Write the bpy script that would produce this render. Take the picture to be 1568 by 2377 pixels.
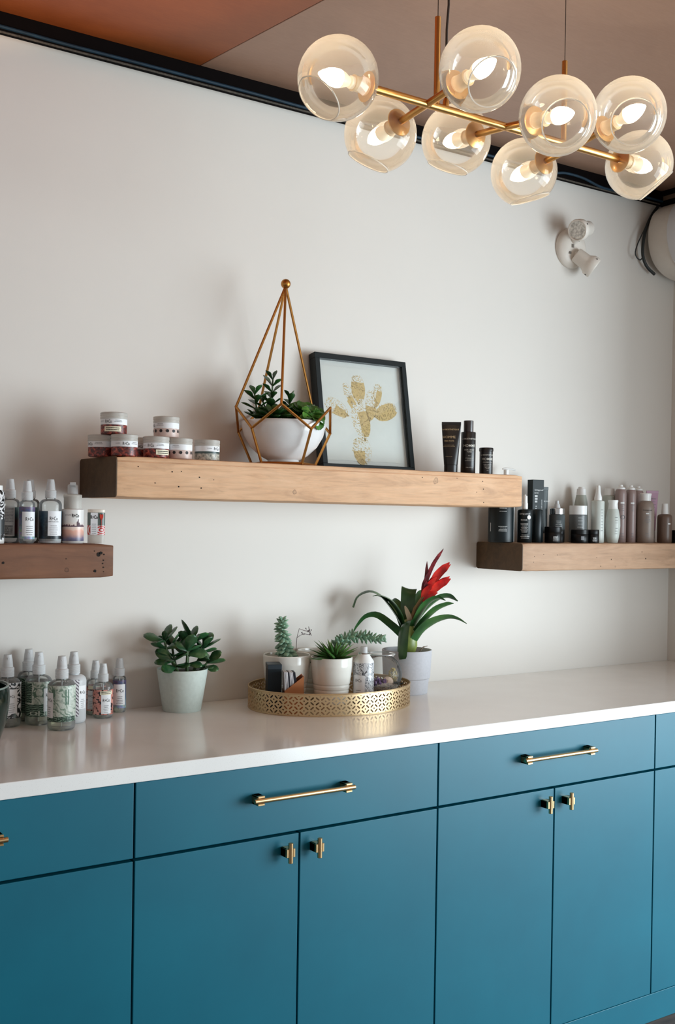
import bpy, bmesh, math, random
from math import sin, cos, pi, radians as rad, sqrt, atan2, asin
from mathutils import Vector, Matrix, Euler

for o in list(bpy.data.objects):
    bpy.data.objects.remove(o)
S = bpy.context.scene
COL = S.collection

# ------------------------------------------------------------------ camera
CAM = Vector((-0.9148, -2.7041, 1.4304))
cd = bpy.data.cameras.new('camera')
cd.sensor_fit = 'AUTO'
cd.sensor_width = 36
cd.lens = 2540.4 / 2377 * 36
cd.shift_y = (1225.8 - 1188.5) / 2377
cd.clip_start = 0.05
cam = bpy.data.objects.new('camera', cd)
COL.objects.link(cam)
yaw, pitch, roll = -0.59434, -0.00807, 0.0155
f0 = Vector((-sin(yaw), cos(yaw), 0)); r0 = Vector((cos(yaw), sin(yaw), 0)); u0 = Vector((0, 0, 1))
fw = f0 * cos(pitch) + u0 * sin(pitch)
u1 = u0 * cos(pitch) - f0 * sin(pitch)
CR = r0 * cos(roll) + u1 * sin(roll)
CU = u1 * cos(roll) - r0 * sin(roll)
m = Matrix((CR, CU, -fw)).transposed().to_4x4()
m.translation = CAM
cam.matrix_world = m
S.camera = cam

# ------------------------------------------------------------------ world, daylight, exposure
W = bpy.data.worlds.new('world')
S.world = W
W.use_nodes = True
bg = W.node_tree.nodes['Background']
bg.inputs[0].default_value = (1.0, 0.965, 0.93, 1)
bg.inputs[1].default_value = 0.44

def area(name, loc, target, sx, sy, power, col):
    l = bpy.data.lights.new(name, 'AREA')
    l.shape = 'RECTANGLE'; l.size = sx; l.size_y = sy; l.energy = power; l.color = col
    o = bpy.data.objects.new(name, l); COL.objects.link(o)
    o.location = loc
    o.rotation_euler = (Vector(target) - Vector(loc)).to_track_quat('-Z', 'Y').to_euler()
    return o
# the shop window to the right of the viewer
area('window_daylight', (2.75, -2.7, 0.95), (1.1, -0.1, 0.75), 2.0, 1.5, 58, (0.78, 0.92, 1.0))
area('window_daylight', (4.7, -3.9, 1.25), (1.3, -0.2, 0.8), 3.2, 2.4, 205, (0.81, 0.93, 1.0))
# warm pendant lamp to the left of the frame, washing the ceiling
sp = bpy.data.lights.new('pendant_glow', 'SPOT')
sp.energy = 9; sp.color = (1.0, 0.55, 0.28); sp.spot_size = rad(118); sp.spot_blend = 0.12; sp.shadow_soft_size = 0.03
so = bpy.data.objects.new('pendant_glow', sp); COL.objects.link(so)
so.location = (-0.25, -0.55, 2.22); so.rotation_euler = (rad(180), 0, 0)

S.view_settings.view_transform = 'Standard'
S.view_settings.look = 'None'
S.view_settings.gamma = 1
S.view_settings.use_curve_mapping = False
S.view_settings.exposure = 0.08

# ------------------------------------------------------------------ helpers
RND = random.Random(7)

def link(o, parent=None):
    COL.objects.link(o)
    if parent is not None: o.parent = parent
    return o

def thing(name, label, cat, loc=(0, 0, 0), rz=0.0, group=None):
    o = bpy.data.objects.new(name, None)
    o.empty_display_size = 0.02
    o.location = loc; o.rotation_euler = (0, 0, rz)
    o['label'] = label; o['category'] = cat
    if group: o['group'] = group
    return link(o)

class MB:
    """collects shapes, links them as one mesh object"""
    def __init__(s): s.v = []; s.f = []; s.uv = {}
    def add(s, vs, fs, uvs=None):
        n = len(s.v); s.v += [tuple(v) for v in vs]
        for i, f in enumerate(fs):
            s.f.append([n + k for k in f])
            if uvs: s.uv[len(s.f) - 1] = uvs[i]
        return s
    def box(s, x0, x1, y0, y1, z0, z1, mat=None):
        vs = [(x, y, z) for z in (z0, z1) for y in (y0, y1) for x in (x0, x1)]
        if mat is not None: vs = [mat @ Vector(v) for v in vs]
        return s.add(vs, [(0, 2, 3, 1), (4, 5, 7, 6), (0, 1, 5, 4), (2, 6, 7, 3), (0, 4, 6, 2), (1, 3, 7, 5)])
    def lathe(s, prof, seg=28, mat=None, a0=0.0, a1=2 * pi, close=True):
        """prof: (r,z) bottom to top, around z; UV = (arc length, z)"""
        full = abs(a1 - a0 - 2 * pi) < 1e-6
        n = seg if full else seg + 1
        vs, fs, uvs = [], [], []
        rm = max(p[0] for p in prof)
        for (r, z) in prof:
            for i in range(n):
                a = a0 + (a1 - a0) * i / seg
                vs.append(Vector((r * sin(a), -r * cos(a), z)))
        for j in range(len(prof) - 1):
            for i in range(seg):
                k = (i + 1) % n if full else i + 1
                fs.append((j * n + i, j * n + k, (j + 1) * n + k, (j + 1) * n + i))
                A = a0 + (a1 - a0) * i / seg; B = a0 + (a1 - a0) * (i + 1) / seg
                if A > pi + 1e-6: A -= 2 * pi; B -= 2 * pi
                z0, z1 = prof[j][1], prof[j + 1][1]
                uvs.append(((A * rm, z0), (B * rm, z0), (B * rm, z1), (A * rm, z1)))
        if close and full:
            for j, rev in ((0, True), (len(prof) - 1, False)):
                if prof[j][0] > 1e-5:
                    ring = [j * n + i for i in range(n)]
                    if rev: ring.reverse()
                    fs.append(ring); uvs.append([(vs[q].x, vs[q].y) for q in ring])
        if mat is not None: vs = [mat @ v for v in vs]
        return s.add(vs, fs, uvs)
    def tube(s, pts, r, seg=10, cap=True):
        """round bar along a path; r number or list"""
        pts = [Vector(p) for p in pts]; n = len(pts)
        rs = r if isinstance(r, (list, tuple)) else [r] * n
        vs, fs = [], []
        t = (pts[1] - pts[0]).normalized()
        ref = Vector((0, 0, 1)) if abs(t.z) < .9 else Vector((1, 0, 0))
        u = t.cross(ref).normalized()
        for i, p in enumerate(pts):
            if i == 0: t = pts[1] - p
            elif i == n - 1: t = p - pts[i - 1]
            else: t = (pts[i + 1] - p).normalized() + (p - pts[i - 1]).normalized()
            t.normalize()
            u = (u - t * u.dot(t)).normalized(); w = t.cross(u)
            for k in range(seg):
                a = 2 * pi * k / seg
                vs.append(p + (u * cos(a) + w * sin(a)) * rs[i])
        for i in range(n - 1):
            for k in range(seg):
                l = (k + 1) % seg
                fs.append((i * seg + k, i * seg + l, (i + 1) * seg + l, (i + 1) * seg + k))
        if cap:
            fs.append(list(range(seg))[::-1]); fs.append([(n - 1) * seg + k for k in range(seg)])
        return s.add(vs, fs)
    def prism(s, poly, a0, a1, axis='x'):
        """closed polygon extruded along an axis: poly of (y,z) for x, (x,z) for y, (x,y) for z"""
        def P(q, a): return {'x': (a, q[0], q[1]), 'y': (q[0], a, q[1]), 'z': (q[0], q[1], a)}[axis]
        n = len(poly)
        vs = [P(q, a0) for q in poly] + [P(q, a1) for q in poly]
        fs = [[i, (i + 1) % n, n + (i + 1) % n, n + i] for i in range(n)]
        fs += [list(range(n))[::-1], [n + i for i in range(n)]]
        return s.add(vs, fs)
    def mesh(s, name, smooth=35, bevel=0, bseg=2):
        me = bpy.data.meshes.new(name)
        me.from_pydata(s.v, [], s.f)
        if s.uv:
            ul = me.uv_layers.new(name='uv')
            for p in me.polygons:
                u = s.uv.get(p.index)
                if u:
                    for li, c in zip(p.loop_indices, u): ul.data[li].uv = c
        if not s.uv or bevel:
            bm = bmesh.new(); bm.from_mesh(me)
            bmesh.ops.recalc_face_normals(bm, faces=bm.faces)
            if bevel:
                es = [e for e in bm.edges if len(e.link_faces) == 2 and e.calc_face_angle(0) > rad(30)]
                bmesh.ops.bevel(bm, geom=es, offset=bevel, segments=bseg, affect='EDGES', profile=.5)
            bm.to_mesh(me); bm.free()
        if smooth:
            me.shade_smooth(); me.set_sharp_from_angle(angle=rad(min(smooth, 12) if bevel and bseg > 1 else smooth))
        return me
    def build(s, name, mat, parent=None, smooth=35, bevel=0, bseg=2, loc=None):
        me = s.mesh(name, smooth, bevel, bseg)
        o = bpy.data.objects.new(name, me)
        if mat is not None: me.materials.append(mat)
        link(o, parent)
        if loc is not None: o.location = loc
        return o

def inst(name, me, parent=None, mw=None):
    o = bpy.data.objects.new(name, me)
    link(o, parent)
    if mw is not None: o.matrix_local = mw
    return o

def struct(o): o['kind'] = 'structure'; return o
def tag(o, label, cat, group=None):
    o['label'] = label; o['category'] = cat
    if group: o['group'] = group
    return o

def axis_mat(p, d, up=(0, 0, 1)):
    """matrix whose +z runs along d, at p"""
    d = Vector(d).normalized()
    return Matrix.Translation(Vector(p)) @ d.to_track_quat('Z', 'Y').to_matrix().to_4x4()

# ------------------------------------------------------------------ materials
def srgb(c):
    return tuple((v / 255 / 12.92 if v / 255 <= .04045 else ((v / 255 + .055) / 1.055) ** 2.4) for v in c) + (1,)

class NT:
    def __init__(s, name):
        s.m = bpy.data.materials.new(name); s.m.use_nodes = True
        s.t = s.m.node_tree; s.n = s.t.nodes; s.b = s.n['Principled BSDF']; s.out = s.n['Material Output']
    def node(s, t, **kw):
        n = s.n.new(t)
        for k, v in kw.items():
            if k in n.inputs: n.inputs[k].default_value = v
            else: setattr(n, k, v)
        return n
    def l(s, a, b): s.t.links.new(a, b)
    def ramp(s, fac, stops, interp='LINEAR'):
        r = s.n.new('ShaderNodeValToRGB'); r.color_ramp.interpolation = interp
        e = r.color_ramp.elements
        while len(e) < len(stops): e.new(.5)
        for q, (p, c) in zip(e, stops): q.position = p; q.color = c if len(c) == 4 else tuple(c) + (1,)
        s.l(fac, r.inputs[0]); return r.outputs[0]
    def mix(s, f, a, b, mode='MIX'):
        x = s.n.new('ShaderNodeMix'); x.data_type = 'RGBA'; x.blend_type = mode
        for sock, v in ((x.inputs[0], f), (x.inputs[6], a), (x.inputs[7], b)):
            if hasattr(v, 'is_linked') or isinstance(v, bpy.types.NodeSocket): s.l(v, sock)
            else: sock.default_value = v
        return x.outputs[2]
    def coord(s, kind='Object', scale=(1, 1, 1), loc=(0, 0, 0), rot=(0, 0, 0)):
        c = s.n.new('ShaderNodeTexCoord'); mp = s.n.new('ShaderNodeMapping')
        mp.inputs[1].default_value = loc; mp.inputs[2].default_value = rot; mp.inputs[3].default_value = scale
        s.l(c.outputs[kind], mp.inputs[0]); return mp.outputs[0]
    def noise(s, vec, scale, detail=3, rough=.5, dist=0):
        n = s.node('ShaderNodeTexNoise'); n.inputs['Scale'].default_value = scale
        n.inputs['Detail'].default_value = detail; n.inputs['Roughness'].default_value = rough
        n.inputs['Distortion'].default_value = dist
        s.l(vec, n.inputs['Vector']); return n.outputs[0]
    def bump(s, h, strength=.2, dist=.001):
        b = s.node('ShaderNodeBump'); b.inputs['Strength'].default_value = strength; b.inputs['Distance'].default_value = dist
        s.l(h, b.inputs['Height']); s.l(b.outputs[0], s.b.inputs['Normal'])
    def set(s, **kw):
        for k, v in kw.items():
            k = k.replace('_', ' ')
            i = s.b.inputs[k]
            if isinstance(v, bpy.types.NodeSocket): s.l(v, i)
            else: i.default_value = v
        return s

def plain(name, rgb, rough=.5, metal=0, var=.06, scale=40, bump=0, spec=.5, **kw):
    """painted / plastic / metal surface with a little procedural unevenness"""
    t = NT(name); c = srgb(rgb); v = t.coord('Object')
    n = t.noise(v, scale, 3)
    lo = tuple(x * (1 - var) for x in c[:3]) + (1,); hi = tuple(min(1, x * (1 + var)) for x in c[:3]) + (1,)
    t.set(Base_Color=t.ramp(n, [(.3, lo), (.7, hi)]), Roughness=rough, Metallic=metal)
    t.b.inputs['Specular IOR Level'].default_value = spec
    if bump: t.bump(t.noise(v, scale * 6, 4), bump, .0008)
    t.set(**kw)
    return t.m
# ------------------------------------------------------------------ setting
def wall_mat(name, rgb):
    t = NT(name); v = t.coord('Object')
    c = srgb(rgb)
    n = t.noise(v, 2.2, 4, .6)
    t.set(Base_Color=t.ramp(n, [(.3, tuple(x * .97 for x in c[:3])), (.7, c)]), Roughness=.55)
    t.b.inputs['Specular IOR Level'].default_value = .35
    t.bump(t.noise(v, 260, 3), .08, .0006)
    return t.m
M_wall = wall_mat('wall_paint', (218, 213, 206))
CEIL = 2.650; XR = 2.416; XL = -2.6
struct(MB().box(XL, XR + .1, 0, .1, 0, 2.9).build('wall_back', M_wall, smooth=0))
struct(MB().box(XR, XR + .1, -.86, 0, 0, 2.9).build('wall_right', M_wall, smooth=0))
# copper toned ceiling; right of the light edge, sheen is painted in as grey
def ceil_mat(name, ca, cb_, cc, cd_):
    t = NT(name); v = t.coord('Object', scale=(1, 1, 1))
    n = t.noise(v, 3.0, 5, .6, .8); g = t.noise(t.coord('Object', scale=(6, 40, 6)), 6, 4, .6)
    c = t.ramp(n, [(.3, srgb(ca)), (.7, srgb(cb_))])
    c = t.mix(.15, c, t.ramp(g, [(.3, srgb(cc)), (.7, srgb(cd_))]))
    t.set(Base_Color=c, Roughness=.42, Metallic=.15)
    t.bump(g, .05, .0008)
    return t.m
M_ceil = ceil_mat('sheen_greyed_ceiling', (152, 118, 99), (166, 131, 110), (134, 100, 80), (176, 140, 118))
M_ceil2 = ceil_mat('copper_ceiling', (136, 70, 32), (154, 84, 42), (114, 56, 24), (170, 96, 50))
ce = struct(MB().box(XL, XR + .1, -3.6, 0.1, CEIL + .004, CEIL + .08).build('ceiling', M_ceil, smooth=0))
MB().prism([(XL, .05), (.412, .05), (.560, -1.1), (.880, -3.6), (XL, -3.6)], CEIL, CEIL + .006, 'z').build('copper_side', M_ceil2, ce, smooth=0, bevel=.001, bseg=1)
MB().prism([(.414, .05), (XR + .09, .05), (XR + .09, -3.6), (.882, -3.6), (.562, -1.1)], CEIL, CEIL + .006, 'z').build('painted_sheen_side', M_ceil, ce, smooth=0, bevel=.001, bseg=1)  # same ceiling, greyer because window sheen is put into its colour
# dark wood floor in boards
def floor_mat(k):
    t = NT('floor_board_stain'); v = t.coord('Object', scale=(3, 30, 3))
    n = t.noise(v, 3, 6, .6, .4)
    t.set(Base_Color=t.ramp(n, [(.25, srgb((58, 46, 40))), (.75, srgb((104, 86, 74)))]), Roughness=.5)
    t.bump(n, .2, .001); return t.m
M_floor = floor_mat(0)
fl = struct(MB().box(XL, 4.0, -3.6, 0, -.06, -.012).build('floor', plain('subfloor', (40, 34, 30), .8), smooth=0))
bme = MB().box(0, 1.2, 0, .118, -.012, 0).mesh('floor_board', 0, .0015, 1); bme.materials.append(M_floor)
for r in range(8):
    y = -.62 - .12 * (r + 1) + .02
    for q in range(4):
        x = -1.1 + q * 1.203 + (r * .47 % 1.2) - .6
        inst('floor_board', bme, fl, Matrix.Translation((x, y, 0)))
# black ceiling beams
M_black = plain('black_beam', (8, 4, 4), .8, var=.15, spec=.08)
struct(MB().box(XL, XR, -.030, 0, 2.604, CEIL).build('trim_1', M_black, smooth=0, bevel=.002))
t2 = struct(MB().box(2.305, XR, -.86, -.03, 2.632, CEIL).build('trim_2', M_black, smooth=0))
MB().box(2.312, XR, -.86, -.03, 2.6135, 2.632).build('wood_strip', plain('strip_wood', (92, 72, 56), .6), t2, smooth=0)
MB().box(2.306, XR, -.86, -.03, 2.597, 2.6135).build('lower_strip', M_black, t2, smooth=0)

# ------------------------------------------------------------------ base cabinets
CW = .801; FY = -.6245; CT = .92; CB = .8875
def teal_mat():
    t = NT('teal_paint'); v = t.coord('Object')
    n = t.noise(v, 3, 4, .6); fine = t.noise(v, 420, 2)
    c = t.ramp(n, [(.3, srgb((0, 92, 112))), (.7, srgb((0, 100, 120)))])
    t.set(Base_Color=c, Roughness=.42)
    t.b.inputs['Specular IOR Level'].default_value = .42
    t.bump(fine, .05, .0004)
    return t.m
M_teal = teal_mat()
M_carc = plain('carcass_black', (9, 14, 17), .9, spec=.1)
def brass_mat(name, rgb, rough=.3, metal=1.0, aniso=True):
    t = NT(name); v = t.coord('Object', scale=(1, 1, 1))
    c = srgb(rgb); n = t.noise(v, 9, 2)
    t.set(Base_Color=t.ramp(n, [(.3, tuple(x * .95 for x in c[:3])), (.7, c)]), Metallic=metal,
          Roughness=t.ramp(n, [(.3, (rough * .92,) * 3), (.7, (rough * 1.08,) * 3)]))
    return t.m
M_pull = brass_mat('brushed_brass', (226, 190, 140), .30)
M_pulld = brass_mat('dark_bronze', (74, 60, 44), .4)
def pull(parent, xc, zc, L):
    """long bar pull, sub-part of its drawer"""
    b = MB(); yb = FY - .0255
    b.tube([(xc - L / 2, yb, zc), (xc + L / 2, yb, zc)], .0056, 12)
    for s in (-1, 1):
        x = xc + s * (L / 2 - .0165)
        b.box(x - .0085, x + .0085, yb - .002, FY, zc + .0062, zc + .0105)
        b.box(x - .0085, x + .0085, yb - .002, FY, zc - .0105, zc - .0062)
        b.box(x - .0085, x + .0085, yb + .004, FY, zc - .0105, zc + .0105)
    o = b.build('handle', M_pull, parent, smooth=30, bevel=.0007, bseg=1)
    return o
def knob(parent, xc, zc):
    b = MB(); yb = FY - .0255
    b.tube([(xc, yb, zc - .0225), (xc, yb, zc + .0225)], .0056, 12)
    for s in (-1, 1):
        b.box(xc + s * .0085 - .0025, xc + s * .0085 + .0025, yb - .002, FY, zc - .0095, zc + .0095)
    b.box(xc - .011, xc + .011, yb + .004, FY, zc - .0095, zc + .0095)
    return b.build('knob', M_pull, parent, smooth=30, bevel=.0007, bseg=1)
clabel = {-1: 'teal base cabinet cut off by the left edge of the frame, below the spray bottles',
          0: 'teal base cabinet below the pierced tray, with the longest-looking drawer pull',
          1: 'teal base cabinet right of the middle, below the bare stretch of countertop',
          2: 'narrow sliver of teal base cabinet at the right edge of the frame'}
for k in (-1, 0, 1, 2):
    x0, x1 = k * CW, (k + 1) * CW
    if k == 2: x1 = XR - .004
    t = thing('base_cabinet', clabel[k], 'cabinet', (0, 0, 0), group='teal base cabinets')
    MB().box(x0 + .001, x1 - .001, -.60, -.004, .082, CB - .002).build('body', M_carc, t, smooth=0)
    g = .0022
    d = MB().box(x0 + g, x1 - g, FY, -.60, .7293, CB - .003).build('drawer', M_teal, t, bevel=.0012)
    pull(d, (x0 + x1) / 2, .8155, .265)
    if k < 2:
        xm = (x0 + x1) / 2
        a = MB().box(x0 + g, xm - g, FY, -.60, .0822, .7232).build('door', M_teal, t, bevel=.0012)
        b = MB().box(xm + g, x1 - g, FY, -.60, .0822, .7232).build('door', M_teal, t, bevel=.0012)
        knob(a, xm - .0385, .6895); knob(b, xm + .0385, .6895)
    else:
        MB().box(x0 + g, x1 - g, FY, -.60, .0822, .7232).build('door', M_teal, t, bevel=.0012)
tag(MB().box(-CW, XR - .004, FY, -.58, 0, .0805).build('plinth', M_teal, smooth=0, bevel=.001),
    'teal plinth board along the floor under the cabinet doors', 'plinth')
# countertop
def quartz():
    t = NT('white_quartz'); v = t.coord('Object')
    n = t.noise(v, 5, 4); s = t.noise(v, 700, 2)
    c = t.ramp(n, [(.3, srgb((234, 232, 229))), (.7, srgb((241, 240, 237)))])
    c = t.mix(t.ramp(s, [(.66, (0, 0, 0)), (.74, (1, 1, 1))]), c, srgb((205, 202, 196)))
    t.set(Base_Color=c, Roughness=.13)
    return t.m
tag(MB().box(-1.3, XR - .002, -.6365, -.001, CB, CT).build('countertop', quartz(), smooth=30, bevel=.0018),
    'long white quartz countertop running the width of the teal cabinets', 'countertop')

# ------------------------------------------------------------------ beam shelves
def wood(name, dark, mid, light, knots, seed):
    t = NT(name)
    v = t.coord('Object', scale=(1.3, 9, 9), loc=(seed, seed * .3, 0))
    n1 = t.noise(v, 4, 6, .62, 1.2)
    v2 = t.coord('Object', scale=(4, 70, 70), loc=(seed, 0, 0)); n2 = t.noise(v2, 3, 5, .7, .5)
    blot = t.noise(t.coord('Object', loc=(seed, 0, 0)), 7, 4, .6)
    c = t.ramp(n1, [(.25, srgb(dark)), (.48, srgb(mid)), (.75, srgb(light))])
    c = t.mix(.40, c, t.ramp(n2, [(.35, srgb(dark)), (.62, srgb(light))]), 'MULTIPLY')
    c = t.mix(.38, c, t.ramp(blot, [(.3, srgb(mid)), (.7, srgb(light))]))
    sep = t.node('ShaderNodeSeparateXYZ'); oc = t.n.new('ShaderNodeTexCoord'); t.l(oc.outputs['Object'], sep.inputs[0])
    for (kx, kz, kr) in knots:            # rings of a knot in the front face
        d = t.node('ShaderNodeVectorMath', operation='DISTANCE')
        cb = t.node('ShaderNodeCombineXYZ'); t.l(sep.outputs[0], cb.inputs[0]); t.l(sep.outputs[2], cb.inputs[2])
        t.l(cb.outputs[0], d.inputs[0]); d.inputs[1].default_value = (kx, 0, kz)
        dv = t.node('ShaderNodeMath', operation='DIVIDE'); t.l(d.outputs['Value'], dv.inputs[0]); dv.inputs[1].default_value = kr
        ad = t.node('ShaderNodeMath', operation='MULTIPLY_ADD'); t.l(t.noise(oc.outputs['Object'], 70, 3), ad.inputs[0])
        ad.inputs[1].default_value = .95; t.l(dv.outputs[0], ad.inputs[2])
        k = t.ramp(ad.outputs[0], [(.0, (.35, .35, .35)), (.7, (.8, .8, .8)), (.93, (.3, .3, .3)), (1.0, (1, 1, 1))])
        c = t.mix(.75, c, k, 'MULTIPLY')
    t.set(Base_Color=c, Roughness=.6)
    t.b.inputs['Specular IOR Level'].default_value = .3
    t.bump(n2, .25, .0012)
    return t.m
M_end = wood('end_grain', (52, 40, 28), (84, 64, 44), (108, 84, 58), [], 5)
M_hole = plain('nail_hole', (24, 17, 12), .9)
def beam(label, x0, x1, dep, z0, z1, mat, holes, seed, groove=True, capL=False):
    """old timber beam: wavy, rounded long edges, a routed line near the top"""
    R = random.Random(seed); L = x1 - x0; H = z1 - z0
    t = thing('beam_shelf', label, 'shelf', (x0, 0, z0), group='thick timber shelves on the white wall')
    b = .006
    poly = [(-.001, 0), (-dep + b, 0), (-dep + b * .3, b * .3), (-dep, b), (-dep, H - .0135)]
    if groove: poly += [(-dep + .0022, H - .0128), (-dep + .0022, H - .0116), (-dep, H - .0108)]
    poly += [(-dep, H - b), (-dep + b * .3, H - b * .3), (-dep + b, H), (-.001, H)]
    n = 44; vs, fs = [], []; P = len(poly)
    for i in range(n + 1):
        x = L * i / n; e = min(x, L - x)
        for (y, z) in poly:
            inset = max(0, .004 - e) * .9
            dy = R.uniform(-.0006, .0006); dz = R.uniform(-.0005, .0005)
            yy = y + (inset if y < -dep * .5 else 0) + dy * (y < -.05); zz = z + dz * (z > H * .9 or z < H * .1) * .8
            if e < .004: zz = min(max(zz, inset), H - inset)
            vs.append((x, yy, zz))
    xs = [0, .004] + [L * i / n for i in range(1, n)] + [L - .004, L]
    for i in range(n):
        for k in range(P):
            fs.append((i * P + k, i * P + (k + 1) % P, (i + 1) * P + (k + 1) % P, (i + 1) * P + k))
    fs.append(list(range(P))[::-1]); fs.append([n * P + k for k in range(P)])
    mb = MB(); mb.add(vs, fs); o = mb.build('timber', mat, t, smooth=30)
    if capL:   # dark stained cut end
        rb = .010; q = []
        for (cy, cz, a0) in ((-dep + rb, rb, pi), (-rb, rb, 1.5 * pi), (-rb, H - rb, 0), (-dep + rb, H - rb, .5 * pi)):
            for j in range(5):
                a = a0 + j * pi / 8; q.append((cy + rb * cos(a), cz + rb * sin(a)))
        MB().prism(q, -.0016, .001, 'x').build('cut_end', M_end, t, smooth=0)
    hb = MB()
    for (hx, hz, hr) in holes:
        pts = [(hx + hr * cos(a) * R.uniform(.8, 1.2), hz + hr * sin(a) * R.uniform(.8, 1.2)) for a in [2 * pi * j / 8 for j in range(8)]]
        hb.prism(pts, -dep - .0007, -dep + .002, 'y')
    h = hb.build('nail_hole', M_hole, t, smooth=0); h['kind'] = 'stuff'
    return t
M_w1 = wood('pale_fir', (160, 118, 82), (214, 172, 134), (234, 198, 162), [(.50, .025, .013), (.98, .07, .017), (.02, .02, .001)], 1)
beam('long pale timber beam shelf in the middle of the wall, carrying the picture frame', .1115, 1.4345, .2394, 1.475, 1.574, M_w1,
     [(.055, .075, .0012), (.22, .055, .002), (.26, .05, .001), (.145, .066, .0018), (.17, .068, .0014), (.225, .028, .002), (.163, .03, .0022),
      (.10, .037, .0014), (1.16, .075, .0016), (1.163, .052, .0016), (1.137, .042, .0013), (1.165, .012, .0016), (.93, .079, .0014), (1.06, .081, .001)], 3, True, True)
M_w2 = wood('red_brown_fir', (66, 44, 34), (122, 84, 62), (150, 106, 80), [(1.20, .02, .012), (.93, .06, .02)], 9)
beam('reddish brown timber beam shelf at the left edge of the frame', -1.2, .1169, .2144, 1.2814, 1.362, M_w2,
     [(1.278, .056, .0052), (1.284, .059, .004), (1.270, .016, .0036), (1.292, .056, .002), (1.291, .042, .0018), (1.289, .034, .0016), (1.291, .025, .0018), (1.292, .014, .001), (1.268, .064, .0014), (1.198, .046, .0012), (1.05, .038, .003)], 4, False)
M_w3 = wood('grey_fir', (136, 106, 80), (184, 150, 122), (204, 172, 144), [(.42, .01, .006)], 14)
beam('grey brown timber beam shelf at the right edge, lined with salon bottles', 1.4633, 2.41, .2144, 1.2777, 1.3645, M_w3,
     [(.05, .045, .0012), (.047, .028, .0012), (.09, .052, .0012), (.15, .05, .001), (.33, .04, .0012), (.40, .034, .0016), (.55, .058, .0018), (.57, .035, .002), (.35, .012, .0014)], 5, False, True)
# ------------------------------------------------------------------ chandelier
M_gold = brass_mat('satin_gold', (224, 172, 102), .29)
def glass_globe():
    """thin clear glass with a film of dust on its upper half"""
    t = NT('globe_glass'); t.n.remove(t.b)
    tr = t.node('ShaderNodeBsdfTransparent'); tr.inputs[0].default_value = (.985, .975, .96, 1)
    gl = t.node('ShaderNodeBsdfGlossy'); gl.inputs['Roughness'].default_value = .015
    fr = t.node('ShaderNodeFresnel'); fr.inputs[0].default_value = 1.5
    m1 = t.node('ShaderNodeMixShader'); t.l(fr.outputs[0], m1.inputs[0]); t.l(tr.outputs[0], m1.inputs[1]); t.l(gl.outputs[0], m1.inputs[2])
    df = t.node('ShaderNodeBsdfDiffuse'); df.inputs[0].default_value = (.9, .87, .82, 1)
    tl = t.node('ShaderNodeBsdfTranslucent'); tl.inputs[0].default_value = (.9, .87, .82, 1)
    m2 = t.node('ShaderNodeMixShader'); m2.inputs[0].default_value = .6; t.l(df.outputs[0], m2.inputs[1]); t.l(tl.outputs[0], m2.inputs[2])
    c = t.n.new('ShaderNodeTexCoord'); sp = t.node('ShaderNodeSeparateXYZ'); t.l(c.outputs['Object'], sp.inputs[0])
    z = t.node('ShaderNodeMath', operation='MULTIPLY_ADD'); t.l(sp.outputs[2], z.inputs[0]); z.inputs[1].default_value = 5.5; z.inputs[2].default_value = .5
    a = t.ramp(z.outputs[0], [(.1, (.09,) * 3), (.5, (.13,) * 3), (1, (.40,) * 3)])
    m3 = t.node('ShaderNodeMixShader'); t.l(a, m3.inputs[0]); t.l(m1.outputs[0], m3.inputs[1]); t.l(m2.outputs[0], m3.inputs[2])
    t.l(m3.outputs[0], t.out.inputs[0]); return t.m
M_globe = glass_globe()
def lip_mat():
    t = NT('lip_glass_thick'); t.set(Base_Color=(.95, .92, .86, 1), Roughness=.08)
    t.b.inputs['Transmission Weight'].default_value = .55; t.b.inputs['IOR'].default_value = 1.2
    return t.m
M_lip = lip_mat()
def bulb_mat():
    t = NT('lit_bulb'); t.set(Base_Color=(1, .95, .86, 1), Roughness=.3)
    t.b.inputs['Emission Color'].default_value = (1, .80, .55, 1); t.b.inputs['Emission Strength'].default_value = 26
    return t.m
M_bulb = bulb_mat()
M_bulbneck = plain('bulb_neck', (245, 232, 205), .3, **{'Emission_Color': (1, .85, .6, 1), 'Emission_Strength': .35})
M_socket = plain('socket_cream', (236, 205, 160), .4)
ch = thing('chandelier', 'gold bar chandelier with eight clear glass globes and lit candle bulbs', 'chandelier', (.64, -.995, 2.255))
BAR = 0.008
MB().tube([(-.345, 0, 0), (.353, 0, 0)], BAR, 16).build('bar', M_gold, ch)
for x, name in ((-.177, 'rod'), (.178, 'rod')):
    MB().tube([(x, 0, 0), (x, 0, .178)], .0062, 14).build('rod', M_gold, ch)
    MB().tube([(x, 0, .178), (x, 0, CEIL - 2.255)], .0008, 6).build('suspension_wire', plain('steel_wire', (60, 54, 50), .4, .8), ch)
cpts = [(-.153, 0, .008), (-.153, 0, .03), (-.154, 0, .09), (-.1525, .002, .16), (-.150, .0, .21), (-.151, 0, .3), (-.151, 0, CEIL - 2.255)]
MB().tube(cpts, .0024, 8).build('power_cord', plain('dark_cord', (52, 42, 36), .7), ch)
MB().lathe([(.0065, .0), (.0065, .012), (.0045, .018)], 14, Matrix.Translation((-.153, 0, .004))).build('cord_gland', M_gold, ch)
GR = .0765
def camdir(a, b, c):   # right, up, towards the viewer -> world
    return (CR * a + CU * b - fw * c).normalized()
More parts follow.
